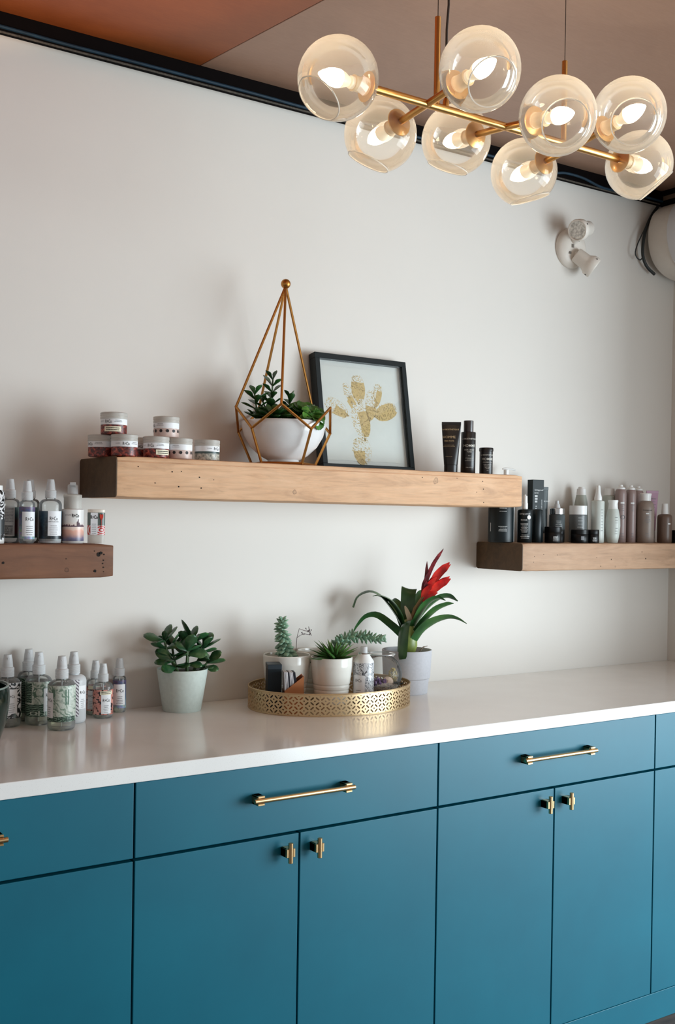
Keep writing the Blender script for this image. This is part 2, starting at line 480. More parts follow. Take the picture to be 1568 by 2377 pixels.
globes = [  # position rel. to the bar, arm foot, opening axis
    ((-.414, 0, 0), None, camdir(-.58, -.74, .35)),
    ((-.201, -.156, .016), -.201, camdir(.27, -.65, .71)),
    ((-.201, .156, -.016), -.201, camdir(-.41, -.9, -.08)),
    ((.009, .160, .017), .009, camdir(-.3, -.95, -.12)),
    ((.009, -.150, -.022), .009, camdir(.07, -.54, .84)),
    ((.211, .157, -.017), .211, camdir(.25, -.97, -.12)),
    ((.211, -.153, .023), .211, camdir(-.06, -.53, .84)),
    ((.422, 0, 0), None, camdir(.64, -.77, .0))]
for gi, (p, ax, hole) in enumerate(globes):
    p = Vector(p)
    foot = Vector((ax, 0, 0)) if ax is not None else Vector((p.x * .8, 0, 0))
    d = (p - foot).normalized()
    if ax is not None:
        e = p - d * .068
        MB().tube([foot - d * .0, e], .0074, 14).build('arm', M_gold, ch)
    # globe: sphere cut open along its opening axis, lip turned over
    zc = -.80; prof = []
    N = 26; th1 = math.acos(zc)   # from the pole opposite the opening
    for j in range(N + 1):
        th = th1 * j / N; prof.append((GR * sin(th), GR * cos(th)))
    lip = prof[-1]; prof += [(lip[0] - .0022, lip[1] + .0008), (lip[0] - .0018, lip[1] + .003)]
    prof = prof[::-1]
    q = (-hole).to_track_quat('Z', 'Y').to_matrix().to_4x4()
    g = MB().lathe(prof, 40, q, close=False).build('glass_globe', M_globe, ch, smooth=60, loc=p)
    MB().lathe([(lip[0] - .0014, zc * GR - .0012), (lip[0] + .0006, zc * GR - .0016), (lip[0] + .0012, zc * GR), (lip[0] - .0006, zc * GR + .0014), (lip[0] - .0014, zc * GR - .0012)], 44, q, close=False).build('glass_lip', M_lip, g, smooth=80)
    A = axis_mat((0, 0, 0), d)     # local: z outwards along the arm
    # brass cup disc, socket, bulb as sub-parts of the globe
    z0 = -.0672
    MB().lathe([(0, z0 - .004), (.012, z0 - .004), (.0275, z0 + .001), (.0285, z0 + .0025), (.026, z0 + .0035), (0, z0 + .0025)], 28, A).build('cap_disc', M_gold, g)
    MB().lathe([(.0165, z0 + .002), (.0165, z0 + .006), (.0145, z0 + .0065), (.0145, z0 + .030), (.0155, z0 + .031), (.0155, z0 + .034), (0, z0 + .034)], 20, A).build('socket', M_socket, g)
    MB().lathe([(.0115, z0 + .034), (.0118, z0 + .041), (0, z0 + .041)], 18, A).build('bulb_collar', M_bulbneck, g)
    MB().lathe([(.0085, z0 + .041), (.0115, z0 + .050), (.0155, z0 + .060), (.0162, z0 + .064)], 18, A, close=False).build('bulb_neck', M_bulbneck, g)
    MB().lathe([(.0162, z0 + .064), (.0172, z0 + .070), (.0166, z0 + .080), (.0135, z0 + .092), (.0085, z0 + .102), (.003, z0 + .110), (0, z0 + .1115)], 20, A).build('bulb', M_bulb, g, smooth=80)
# ------------------------------------------------------------------ lettering and bottle parts
TXT = {}
def text_pts(s, bold=0.0):
    """flat lettering mesh data, cap height scaled to 1, centred on x"""
    if (s, bold) not in TXT:
        c = bpy.data.curves.new('lettering', 'FONT'); c.body = s; c.align_x = 'CENTER'; c.size = 1; c.resolution_u = 2; c.offset = bold
        o = bpy.data.objects.new('lettering', c)
        me = bpy.data.meshes.new_from_object(o)
        TXT[(s, bold)] = ([v.co.copy() / .7 for v in me.vertices], [list(p.vertices) for p in me.polygons])
        bpy.data.objects.remove(o); bpy.data.curves.remove(c); bpy.data.meshes.remove(me)
    return TXT[(s, bold)]
def letter(name, s, mat, parent, h, z, R=None, ang=0.0, y=0.0, x=0.0, bold=.01, wscale=1.0, mw=None, vertical=False, gap=.0005):
    """lettering h high with its baseline at z: wrapped round a cylinder R at angle ang, or flat on the plane y"""
    vs, fs = text_pts(s, bold)
    out = []
    for v in vs:
        a, b = v.x * h * wscale, v.y * h
        if vertical: a, b = -b, a
        if R: t = ang + a / R; out.append(((R + gap) * sin(t), -(R + gap) * cos(t), z + b))
        else: out.append((x + a, y - gap, z + b))
    if mw is not None: out = [mw @ Vector(v) for v in out]
    o = MB().add(out, fs).build(name, mat, parent, smooth=0)
    return o
def strips(name, rows, mat, parent, R, ang, gap=.0006, y=None, x=0.0, mw=None):
    """rows of very small print: (z, width, height)"""
    b = MB()
    for (z, w, h) in rows:
        n = max(2, int(w / .0011)); q = random.Random(int(z * 1e5) + n)
        for i in range(n):
            a0 = -w / 2 + w * i / n; a1 = a0 + w / n * q.uniform(.45, .9)
            if R: P = [((R + gap) * sin(ang + a / R), -(R + gap) * cos(ang + a / R)) for a in (a0, a1)]
            else: P = [(x + a0, y - gap), (x + a1, y - gap)]
            vs = [(P[0][0], P[0][1], z), (P[1][0], P[1][1], z), (P[1][0], P[1][1], z + h), (P[0][0], P[0][1], z + h)]
            if mw is not None: vs = [mw @ Vector(v) for v in vs]
            b.add(vs, [(0, 1, 2, 3)])
    return b.build(name, mat, parent, smooth=0)
def patch(name, mat, parent, R, a0, a1, z0, z1, gap=.0003, seg=None, thick=True):
    """label patch on a cylinder"""
    seg = seg or max(3, int(abs(a1 - a0) / .16))
    return MB().lathe([(R + gap, z0), (R + gap, z1)], seg, None, a0, a1, close=False).build(name, mat, parent, smooth=60)

M_ink = plain('black_ink', (28, 28, 30), .6)
M_grey_ink = plain('grey_ink', (120, 122, 126), .6)
M_label = plain('paper_label', (234, 236, 238), .5, var=.02)
M_cream = plain('price_sticker', (238, 232, 205), .6, var=.02)
M_white = plain('white_plastic', (228, 228, 226), .35, var=.02)
M_silver = plain('silver_collar', (200, 202, 204), .18, 1.0, var=.03)
def frosted(name, rgb, rough=.4, trans=.35):
    t = NT(name); c = srgb(rgb); v = t.coord('Object')
    t.set(Base_Color=t.ramp(t.noise(v, 30, 2), [(.3, tuple(x * .95 for x in c[:3])), (.7, c)]), Roughness=rough)
    t.b.inputs['Transmission Weight'].default_value = trans; t.b.inputs['IOR'].default_value = 1.3
    return t.m
M_cap = frosted('translucent_cap', (232, 234, 235), .45, .35)
M_caplid = frosted('translucent_lid', (226, 222, 214), .35, .4)
def clear(name, rgb, rough=.03, film=.05, ior=1.45):
    """thin clear plastic or glass"""
    t = NT(name); t.n.remove(t.b)
    tr = t.node('ShaderNodeBsdfTransparent'); tr.inputs[0].default_value = srgb(rgb)
    gl = t.node('ShaderNodeBsdfGlossy'); gl.inputs['Roughness'].default_value = rough
    fr = t.node('ShaderNodeFresnel'); fr.inputs[0].default_value = ior
    m1 = t.node('ShaderNodeMixShader'); t.l(fr.outputs[0], m1.inputs[0]); t.l(tr.outputs[0], m1.inputs[1]); t.l(gl.outputs[0], m1.inputs[2])
    df = t.node('ShaderNodeBsdfDiffuse'); df.inputs[0].default_value = (.85, .86, .86, 1)
    m2 = t.node('ShaderNodeMixShader'); t.l(m1.outputs[0], m2.inputs[1]); t.l(df.outputs[0], m2.inputs[2])
    n = t.ramp(t.noise(t.coord('Object'), 50, 2), [(.3, (film * .6,) * 3), (.7, (film * 1.3,) * 3)])
    t.l(n, m2.inputs[0]); t.l(m2.outputs[0], t.out.inputs[0]); return t.m
M_clear = clear('clear_plastic', (250, 252, 251), film=.12, ior=1.35)
M_milky = frosted('milky_plastic', (226, 230, 232), .3, .25)
M_liquid = clear('pale_liquid', (240, 240, 226), .05, .12, 1.05)

# label artwork, all in uv (arc length, height) so it wraps the bottle
def art(name, fn, rough=.35):
    t = NT(name); uv = t.coord('UV'); t.set(Base_Color=fn(t, uv), Roughness=rough); return t.m
def a_money(t, uv):
    w = t.node('ShaderNodeTexWave', bands_direction='DIAGONAL'); w.inputs['Scale'].default_value = 42; w.inputs['Distortion'].default_value = 14
    w.inputs['Detail'].default_value = 3; w.inputs['Detail Scale'].default_value = 1.2; t.l(uv, w.inputs['Vector'])
    n = t.noise(uv, 45, 3)
    c = t.ramp(w.outputs[0], [(.35, srgb((112, 138, 120))), (.55, srgb((190, 202, 190)))])
    return t.mix(t.ramp(n, [(.42, (0,) * 3), (.56, (.75,) * 3)]), c, srgb((206, 214, 204)))
def a_money_dark(t, uv):
    w = t.node('ShaderNodeTexWave', wave_type='RINGS'); w.inputs['Scale'].default_value = 70; w.inputs['Distortion'].default_value = 9
    w.inputs['Detail'].default_value = 2; t.l(uv, w.inputs['Vector'])
    return t.ramp(w.outputs[0], [(.2, srgb((24, 52, 42))), (.6, srgb((70, 104, 86))), (.9, srgb((130, 156, 138)))])
def a_bw(t, uv):
    v = t.node('ShaderNodeTexVoronoi'); v.inputs['Scale'].default_value = 70
    dn = t.node('ShaderNodeMix', data_type='VECTOR')
    n = t.noise(uv, 40, 2, .5, 2.5)
    return t.ramp(n, [(.42, srgb((16, 16, 18))), (.47, srgb((40, 40, 42))), (.5, srgb((225, 226, 228)))])
def a_zebra(t, uv):
    w = t.node('ShaderNodeTexWave', bands_direction='DIAGONAL'); w.inputs['Scale'].default_value = 75; w.inputs['Distortion'].default_value = 2.2
    w.inputs['Detail'].default_value = 1; t.l(uv, w.inputs['Vector'])
    return t.ramp(w.outputs[0], [(.3, srgb((92, 84, 96))), (.42, srgb((222, 220, 224)))])
def a_leopard(t, uv):
    v = t.node('ShaderNodeTexVoronoi'); v.inputs['Scale'].default_value = 190; v.inputs['Randomness'].default_value = 1; t.l(uv, v.inputs['Vector'])
    n = t.noise(uv, 110, 2)
    base = t.ramp(t.noise(uv, 25, 2), [(.35, srgb((190, 116, 104))), (.65, srgb((222, 164, 150)))])
    return t.mix(t.ramp(n, [(.43, (1,) * 3), (.47, (0,) * 3)]), base, srgb((52, 34, 36)))
def a_glitter(t, uv):
    v = t.node('ShaderNodeTexVoronoi'); v.inputs['Scale'].default_value = 260; t.l(uv, v.inputs['Vector'])
    s = t.node('ShaderNodeSeparateXYZ'); t.l(uv, s.inputs[0])
    z = t.node('ShaderNodeMath', operation='MULTIPLY'); t.l(s.outputs[1], z.inputs[0]); z.inputs[1].default_value = 8.5
    c = t.ramp(z.outputs[0], [(.12, srgb((150, 166, 178))), (.35, srgb((96, 118, 130))), (.6, srgb((74, 72, 96))), (.85, srgb((118, 102, 142)))])
    return t.mix(.35, c, v.outputs['Color'], 'OVERLAY')
def a_night(t, uv):
    s = t.node('ShaderNodeSeparateXYZ'); t.l(uv, s.inputs[0])
    z = t.node('ShaderNodeMath', operation='MULTIPLY_ADD'); t.l(s.outputs[1], z.inputs[0]); z.inputs[1].default_value = 11; z.inputs[2].default_value = -.12
    n = t.noise(uv, 60, 4, .7)
    c = t.ramp(z.outputs[0], [(.0, srgb((16, 18, 22))), (.35, srgb((24, 26, 34))), (.6, srgb((46, 70, 84))), (1, srgb((120, 142, 152)))])
    return t.mix(t.ramp(n, [(.45, (0,) * 3), (.7, (.5,) * 3)]), c, srgb((74, 110, 124)))
def a_night_red(t, uv):
    s = t.node('ShaderNodeSeparateXYZ'); t.l(uv, s.inputs[0])
    z = t.node('ShaderNodeMath', operation='MULTIPLY'); t.l(s.outputs[1], z.inputs[0]); z.inputs[1].default_value = 9.5
    return t.ramp(z.outputs[0], [(.12, srgb((20, 52, 50))), (.25, srgb((66, 18, 22))), (.5, srgb((54, 22, 26))), (.62, srgb((44, 74, 76))), (.9, srgb((96, 126, 128)))])
def a_sky(t, uv):
    s = t.node('ShaderNodeSeparateXYZ'); t.l(uv, s.inputs[0])
    z = t.node('ShaderNodeMath', operation='MULTIPLY_ADD'); t.l(s.outputs[1], z.inputs[0]); z.inputs[1].default_value = 15; z.inputs[2].default_value = -.05
    n = t.noise(uv, 50, 3)
    zz = t.node('ShaderNodeMath', operation='MULTIPLY_ADD'); t.l(n, zz.inputs[0]); zz.inputs[1].default_value = .22; t.l(z.outputs[0], zz.inputs[2])
    return t.ramp(zz.outputs[0], [(.08, srgb((44, 56, 92))), (.24, srgb((122, 116, 142))), (.38, srgb((206, 162, 148))), (.52, srgb((232, 178, 158))), (.56, srgb((236, 206, 190))), (.85, srgb((228, 226, 222)))])
def a_rose(t, uv):
    n = t.noise(uv, 65, 4, .6, 1.6)
    return t.ramp(n, [(.3, srgb((30, 20, 22))), (.45, srgb((84, 36, 34))), (.58, srgb((168, 72, 58))), (.72, srgb((210, 128, 108)))])
def a_stone(t, uv):
    s = t.node('ShaderNodeSeparateXYZ'); t.l(uv, s.inputs[0])
    z = t.node('ShaderNodeMath', operation='MULTIPLY'); t.l(s.outputs[1], z.inputs[0]); z.inputs[1].default_value = 40
    n = t.ramp(t.noise(uv, 120, 4, .7), [(.35, srgb((84, 92, 88))), (.6, srgb((206, 200, 186)))])
    return t.mix(t.ramp(z.outputs[0], [(.62, (0,) * 3), (.8, (1,) * 3)]), n, srgb((58, 76, 74)))
def a_skin(t, uv):
    return t.ramp(t.noise(uv, 60, 3), [(.3, srgb((198, 172, 160))), (.7, srgb((216, 196, 190)))])
def a_foil(t, uv):
    v = t.node('ShaderNodeTexVoronoi'); v.inputs['Scale'].default_value = 85; t.l(uv, v.inputs['Vector'])
    n = t.noise(uv, 70, 3, .6, 3)
    return t.ramp(n, [(.36, srgb((50, 52, 58))), (.46, srgb((150, 154, 160))), (.54, srgb((232, 234, 236))), (.66, srgb((120, 124, 132)))])
def a_rings(t, uv):
    s = t.node('ShaderNodeSeparateXYZ'); t.l(uv, s.inputs[0])
    mp = t.node('ShaderNodeMapping'); t.l(uv, mp.inputs[0]); mp.inputs[1].default_value = (-.0135, -.033 * 1.7, 0); mp.inputs[3].default_value = (1, 1.7, 1)
    ln = t.node('ShaderNodeVectorMath', operation='LENGTH'); t.l(mp.outputs[0], ln.inputs[0])
    mu = t.node('ShaderNodeMath', operation='MULTIPLY'); t.l(ln.outputs['Value'], mu.inputs[0]); mu.inputs[1].default_value = 800
    sn = t.node('ShaderNodeMath', operation='SINE'); t.l(mu.outputs[0], sn.inputs[0])
    rg = t.ramp(sn.outputs[0], [(.0, srgb((186, 40, 42))), (.1, srgb((222, 214, 210)))], 'CONSTANT')
    z = t.node('ShaderNodeMath', operation='GREATER_THAN'); t.l(s.outputs[1], z.inputs[0]); z.inputs[1].default_value = .044
    return t.mix(z.outputs[0], rg, srgb((92, 104, 98)))
A_money, A_moneyd, A_bw, A_zebra = art('banknote_print', a_money), art('banknote_dark_print', a_money_dark), art('black_white_print', a_bw), art('zebra_print', a_zebra)
A_leo, A_glit, A_night, A_nred = art('leopard_print', a_leopard), art('glitter_print', a_glitter), art('night_print', a_night), art('dark_red_print', a_night_red)
A_sky, A_rose, A_stone, A_skin, A_foil, A_rings = art('skyline_print', a_sky), art('rose_print', a_rose), art('stone_print', a_stone), art('skin_print', a_skin), art('crumpled_foil_print', a_foil, .25), art('ring_print', a_rings)

def face(x, y, s=0.0):
    """z rotation that turns a thing's front (-y) to the viewer, shifted s radii to the right"""
    return atan2(CAM.y - y, CAM.x - x) + pi / 2 + asin(max(-1, min(1, s)))

def mist_cap(t, z, k, mat=None, nozzle=True):
    """ribbed collar, tapering spray head and clear over-cap, k = scale"""
    mat = mat or M_cap
    prof = [(.0, z)]
    for i in range(8): prof += [(.0152 * k, z + i * .0026 * k), (.0157 * k, z + (i + .5) * .0026 * k)]
    prof += [(.0150 * k, z + .022 * k), (.0126 * k, z + .0235 * k), (.0124 * k, z + .029 * k), (0, z + .029 * k)]
    c = MB().lathe(prof, 26).build('collar', mat, t)
    MB().lathe([(.0122 * k, z + .029 * k), (.0112 * k, z + .040 * k), (.0095 * k, z + .050 * k), (.0092 * k, z + .053 * k), (0, z + .0535 * k)], 22).build('spray_head', mat, t)
    if nozzle:
        MB().lathe([(.0026 * k, 0), (.0026 * k, .003 * k), (0, .003 * k)], 10, axis_mat((0, -.0095 * k, z + .044 * k), (0, -1, 0))).build('nozzle', mat, t)

def round_bottle(t, r, zs, zn, rn, body_mat, liquid=None, inner=None):
    """straight body to zs, domed shoulder to zn with neck radius rn"""
    prof = [(0, .001), (r * .82, .0), (r * .95, .003), (r, .009), (r, zs)]
    for j in range(1, 8):
        a = j / 7 * pi / 2
        prof.append((rn + (r - rn) * cos(a) ** .9, zs + (zn - zs) * .86 * sin(a)))
    prof += [(rn, zn), (rn * .9, zn + .002)]
    b = MB().lathe(prof, 36, close=False).build('bottle_body', body_mat, t, smooth=50)
    if liquid:
        q = [(0, .003), (r * .8, .003), (r * .93, .006), (r * .955, .011), (r * .955, inner or zs * .97), (0, inner or zs * .97)]
        MB().lathe(q, 30).build('liquid', liquid, t, smooth=50)
        MB().tube([(0, 0, .006), (.001, 0, zs * .5), (0, 0, zn + .004)], .0016, 7).build('dip_tube', M_cap, t)
    return b

def brand_panel(t, R, a0, a1, z0, z1, mat=None, logo='R+Co', lh=.0078, la=None, lz=.78, prints=5, sub=None, gap=.0007):
    p = patch('front_label', mat or M_label, t, R, a0, a1, z0, z1, gap=gap)
    am = (a0 + a1) / 2 if la is None else la; H = z1 - z0; w = (a1 - a0) * R
    if logo: letter('logo_lettering', logo, M_ink, p, lh, z0 + H * lz - lh, R, am, bold=.0, gap=gap + .0004, wscale=.62)
    if sub: letter('name_lettering', sub, M_grey_ink, p, lh * .30, z0 + H * .55, R, am, bold=.0, gap=gap + .0004)
    rows = [(z0 + H * (.06 + .42 * i / max(1, prints)), w * RND.uniform(.35, .6), H * .022) for i in range(prints)]
    strips('fine_print', rows, M_grey_ink, p, R, am, gap=gap + .0004)
    return p

# ------------------------------------------------------------------ spray bottles on the countertop
GB = 'spray bottles on the left end of the countertop'
def spray(label, x, y, r, H, art_m, s=0, kind='big', group=GB, z=CT, panel=None, body=None, liquid=None, sleeve=(.022, .107), name='spray_bottle', rz=None):
    t = thing(name, label, 'bottle', (x, y, z), face(x, y, s) if rz is None else rz, group)
    k = 1.0 if kind == 'big' else .85
    zn = H - .0535 * k
    zs = zn - min(.021, r * .62)
    round_bottle(t, r, zs, zn, .0135 * k, body or M_clear, liquid, sleeve[1] - .004)
    if art_m:
        MB().lathe([(r + .0003, sleeve[0]), (r + .0003, sleeve[1])], 40, close=False).build('wrap_label', art_m, t, smooth=60)
    mist_cap(t, zn, k)
    return t
t = spray('frontmost spray bottle with banknote print, its white label turned left', .005, -.178, .0327, .1745, A_money, -.2, liquid=M_liquid)
brand_panel(t, .0327, rad(-62), rad(-24), .031, .090, lh=.0085, la=rad(-44))
letter('banknote_lettering', 'N', plain('banknote_ink', (86, 118, 100), .6), t, .034, .064, .0327, rad(6), bold=.03, wscale=1.25)
letter('banknote_lettering', 'ONE DOLLAR', plain('banknote_ink_dark', (40, 66, 54), .6), t, .0085, .024, .0327, rad(10), bold=.02, wscale=1.1)
patch('dark_band', A_moneyd, t, .0327, rad(-65), rad(80), .0218, .0345, gap=.0004)
t = spray('spray bottle with dark green banknote seal, behind the frontmost one to its left', -.0205, -.088, .0317, .1755, A_money, .1, liquid=M_liquid, sleeve=(.022, .106))
patch('dark_band', A_moneyd, t, .0317, rad(-95), rad(40), .022, .052, gap=.0004)
patch('seal_print', A_moneyd, t, .0317, rad(-95), rad(-35), .055, .103, gap=.0004)
brand_panel(t, .0317, rad(16), rad(62), .034, .09, la=rad(42))
letter('banknote_lettering', 'O', bpy.data.materials['banknote_ink'], t, .034, .064, .0317, rad(-2), bold=.04, wscale=.8)
letter('banknote_lettering', 'ONE', plain('pale_ink', (196, 208, 196), .6), t, .011, .025, .0317, rad(2), bold=.02, wscale=1.6)
t = spray('milky white spray bottle with grey stripes, behind the frontmost bottle to its right', .061, -.107, .0309, .174, None, .1, body=M_milky)
patch('stripe_print', A_zebra, t, .0309, rad(-95), rad(20), .018, .108)
brand_panel(t, .0309, rad(18), rad(60), .036, .093)
t = spray('dark green wrapped spray bottle at the wall, half hidden by the banknote seal bottle', -.026, -.0285, .0270, .1765, A_moneyd, 0, liquid=M_liquid)
t = spray('spray bottle with bold black and white wrap beside the dark green vase', -.094, -.078, .0325, .1725, A_bw, .2, liquid=M_liquid)
brand_panel(t, .0325, rad(-20), rad(32), .034, .092)
t = spray('slim spray bottle at the wall, cropped by the left edge, only its pale cap showing', -.127, -.027, .0235, .177, A_bw, 0, liquid=M_liquid)
t = spray('small spray bottle with leopard print, behind the pink leopard one', .148, -.031, .0250, .1385, A_leo, .1, 'small', liquid=M_liquid, sleeve=(.012, .074))
brand_panel(t, .0250, rad(-55), rad(-5), .016, .064, logo='R+Co', lh=.007)
patch('price_sticker', M_cream, t, .0250, rad(-50), rad(25), .067, .076, gap=.0011)
t = spray('small spray bottle with pink leopard print and a cream sticker over its label', .1475, -.0835, .0252, .137, A_leo, .15, 'small', liquid=M_liquid, sleeve=(.010, .073))
brand_panel(t, .0252, rad(-18), rad(40), .013, .062, lh=.0085)
p = patch('price_sticker', M_cream, t, .0252, rad(-24), rad(46), .0605, .070, gap=.0011)
strips('fine_print', [(.0665, .026, .0018), (.0625, .024, .0018)], M_ink, p, .0252, rad(10), gap=.0014)
t = spray('slim spray bottle with a purple glitter wrap, rightmost of the bottles on the countertop', .214, -.030, .0172, .1405, A_glit, .1, 'small', liquid=M_liquid, sleeve=(.012, .084))
brand_panel(t, .0172, rad(-62), rad(50), .020, .074, lh=.0092, la=rad(0))

# dark green vase in the foreground
M_vase = plain('dark_green_glaze', (2, 28, 23), .15, var=.5, scale=9, spec=.35)
t = thing('vase', 'dark green glazed vase cut off by the left edge, at the front of the countertop', 'vase', (-.323, -.43, CT))
MB().lathe([(0, .003), (.060, 0), (.075, .004), (.098, .04), (.113, .085), (.119, .125), (.118, .150), (.1155, .158), (.112, .156), (.112, .12), (.09, .04), (0, .02)], 48).build('vase_body', M_vase, t, smooth=60)
MB().lathe([(.1155, .157), (.1175, .159), (.1175, .1605), (.114, .1605), (.1135, .157)], 48, close=False).build('rim', plain('grey_rim', (120, 136, 128), .3), t, smooth=60)

# ------------------------------------------------------------------ bottles on the left shelf
LT = .3622 + 1.0
GL = 'hair products on the left timber shelf'
t = thing('spray_can', 'black and white patterned can cut off by the left edge, on the reddish shelf', 'can', (-.156, -.16, LT), face(-.156, -.16), GL)
MB().lathe([(0, 0), (.0225, 0), (.0235, .003), (.0235, .009), (0, .009)], 30).build('base', M_white, t)
MB().lathe([(.0233, .009), (.0233, .118), (.019, .124)], 34, close=False).build('can_body', A_bw, t, smooth=50)
MB().lathe([(.019, .124), (.0185, .134), (0, .134)], 24).build('cap', M_white, t)
patch('dark_band', plain('charcoal_print', (40, 44, 46), .4), t, .0233, rad(0), rad(85), .022, .056, gap=.0004)
letter('label_lettering', 'INC', M_ink, t, .006, .0125, .0233, rad(60), bold=.02, gap=.0008)
t = spray('clear spray bottle turned to its barcode label, leftmost spray bottle on the reddish shelf', -.100, -.10, .0225, .1525, A_nred, 0, 'small', GL, LT, sleeve=(.012, .085))
p = patch('back_label', plain('grey_label', (196, 200, 198), .5), t, .0225, rad(-40), rad(28), .016, .088, gap=.0006)
strips('fine_print', [(.05 + .0035 * i, .020, .0016) for i in range(10)], M_grey_ink, p, .0225, rad(-6), gap=.001)
strips('barcode', [(.020 + .0046 * i, .018, .003) for i in range(5)], M_ink, p, .0225, rad(-6), gap=.001)
t = spray('slim spray bottle with a purple and teal glitter wrap on the reddish shelf', -.076, -.152, .0182, .1475, A_glit, .05, 'small', GL, LT, sleeve=(.010, .086))
brand_panel(t, .0182, rad(-38), rad(66), .0165, .0745, lh=.009, la=rad(18))
t = spray('dark red wrapped spray bottle standing behind the slim glitter bottle', -.040, -.065, .0231, .1535, A_nred, 0, 'small', GL, LT, sleeve=(.012, .086))
t = spray('stout spray bottle with a night blue wrap and white label on the reddish shelf', -.015, -.14, .0266, .1535, A_night, .1, 'small', GL, LT, sleeve=(.011, .077), body=M_clear)
brand_panel(t, .0266, rad(-18), rad(60), .018, .077, lh=.0088, la=rad(12), sub='SPIRITUALIZED')
MB().lathe([(0, .0012), (.0245, .0012), (.0258, .004), (.0258, .0105), (0, .0105)], 30).build('milky_base', M_milky, t)
# foam pump with the skyline print
t = thing('foam_pump', 'white foam pump bottle with a dusky city skyline print on the reddish shelf', 'bottle', (.040, -.14, LT), face(.04, -.14), GL)
R_ = .0272
MB().lathe([(0, 0), (R_ - .002, 0), (R_, .003), (R_, .080), (R_ - .001, .082), (.022, .0835), (0, .0835)], 36).build('bottle_body', M_white, t, smooth=40)
w = MB().lathe([(R_ + .0003, .006), (R_ + .0003, .081)], 40, close=False).build('wrap_label', A_sky, t, smooth=60)
tow = MB(); q = random.Random(3)
for i in range(26):
    a = rad(-70 + i * 5.6); hgt = q.choice([.003, .004, .006]) if i not in (17, 18, 19) else (.014, .020, .011)[i - 17]
    wd = .0013 if hgt > .008 else .002
    P = [((R_ + .0008) * sin(b), -(R_ + .0008) * cos(b)) for b in (a - wd / R_, a + wd / R_)]
    tow.add([(P[0][0], P[0][1], .040), (P[1][0], P[1][1], .040), ((P[0][0] + P[1][0]) / 2 + .0004, (P[0][1] + P[1][1]) / 2, .040 + hgt), (P[0][0], P[0][1], .040 + hgt * .8)], [(0, 1, 2, 3)])
tow.build('skyline_print', plain('skyline_ink', (92, 66, 78), .6), w, smooth=0)
letter('logo_lettering', 'R+Co', M_ink, w, .0085, .063, R_, rad(16), bold=.02, gap=.0008, wscale=.58)
letter('name_lettering', 'SKYLINE', M_grey_ink, w, .003, .067, R_, rad(-22), bold=0, gap=.0008)
MB().lathe([(.0205, .0835), (.0212, .086), (.0212, .109), (.0222, .111), (.0222, .117), (.0215, .118), (.0125, .1185)], 34, close=False).build('clear_hood', M_caplid, t, smooth=40)
MB().lathe([(.0170, .0835), (.0170, .104), (.013, .108), (0, .108)], 26).build('pump_collar', M_white, t)
h = MB().lathe([(.0125, .1185), (.0125, .139), (.011, .1425), (0, .1435)], 24)
h.prism([(-.026, .1405), (-.008, .134), (-.004, .145), (-.012, .147), (-.026, .1475)], -.007, .007, 'x')
h.build('pump_head', M_cap, t, bevel=.0008, bseg=1)
# twist-up stick
t = thing('hair_stick', 'short twist-up stick with a red dart label, rightmost on the reddish shelf', 'stick', (.095, -.155, LT), face(.095, -.155), GL)
def oval(a, b, z0, z1, name, mat, n=32, top=.0, ext=2.6):
    pts = [(a * abs(cos(2 * pi * i / n)) ** (2 / ext) * (1 if cos(2 * pi * i / n) > 0 else -1), b * abs(sin(2 * pi * i / n)) ** (2 / ext) * (1 if sin(2 * pi * i / n) > 0 else -1)) for i in range(n)]
    vs = [(x, y, z0) for x, y in pts] + [(x, y, z1) for x, y in pts]; fs = [[i, (i + 1) % n, n + (i + 1) % n, n + i] for i in range(n)] + [list(range(n))[::-1], [n + i for i in range(n)]]
    # uv: x across the front
    per = [0]
    for i in range(n): per.append(per[-1] + (Vector(pts[(i + 1) % n]) - Vector(pts[i])).length)
    mid = per[int(n * .75)]
    uvs = [((per[i] - mid, z0), (per[i + 1] - mid, z0), (per[i + 1] - mid, z1), (per[i] - mid, z1)) for i in range(n)] + [[(0, 0)] * n] * 2
    return MB().add(vs, fs, uvs), pts
b, _ = oval(.0205, .0125, 0, .022, '', None); b.build('base', M_caplid, t, smooth=40)
b, _ = oval(.0212, .0130, .021, .0755, '', None); b.build('stick_body', A_rings, t, smooth=40)
b, _ = oval(.0208, .0127, .0755, .083, '', None); b.build('cap', plain('ivory_cap', (232, 222, 208), .4), t, smooth=40, bevel=.001)
p = MB().box(-.0135, .0035, -.01375, -.0131, .0215, .0752).build('front_label', M_label, t, smooth=0)
letter('logo_lettering', 'R+Co', M_ink, p, .0085, .060, y=-.01375, x=-.005, bold=.02, wscale=.58)
strips('fine_print', [(.024 + .0045 * i, .010, .0013) for i in range(6)], M_grey_ink, p, None, 0, y=-.0138, x=-.005)
d = MB(); d.box(.0118, .0128, -.0139, -.0125, .036, .060); d.prism([(.0082, .072), (.0082, .064), (.0108, .058), (.0138, .058), (.0164, .064), (.0164, .072), (.0123, .070)], -.0139, -.0120, 'y')
d.build('dart_print', plain('dart_red', (214, 62, 44), .5), t, smooth=0)
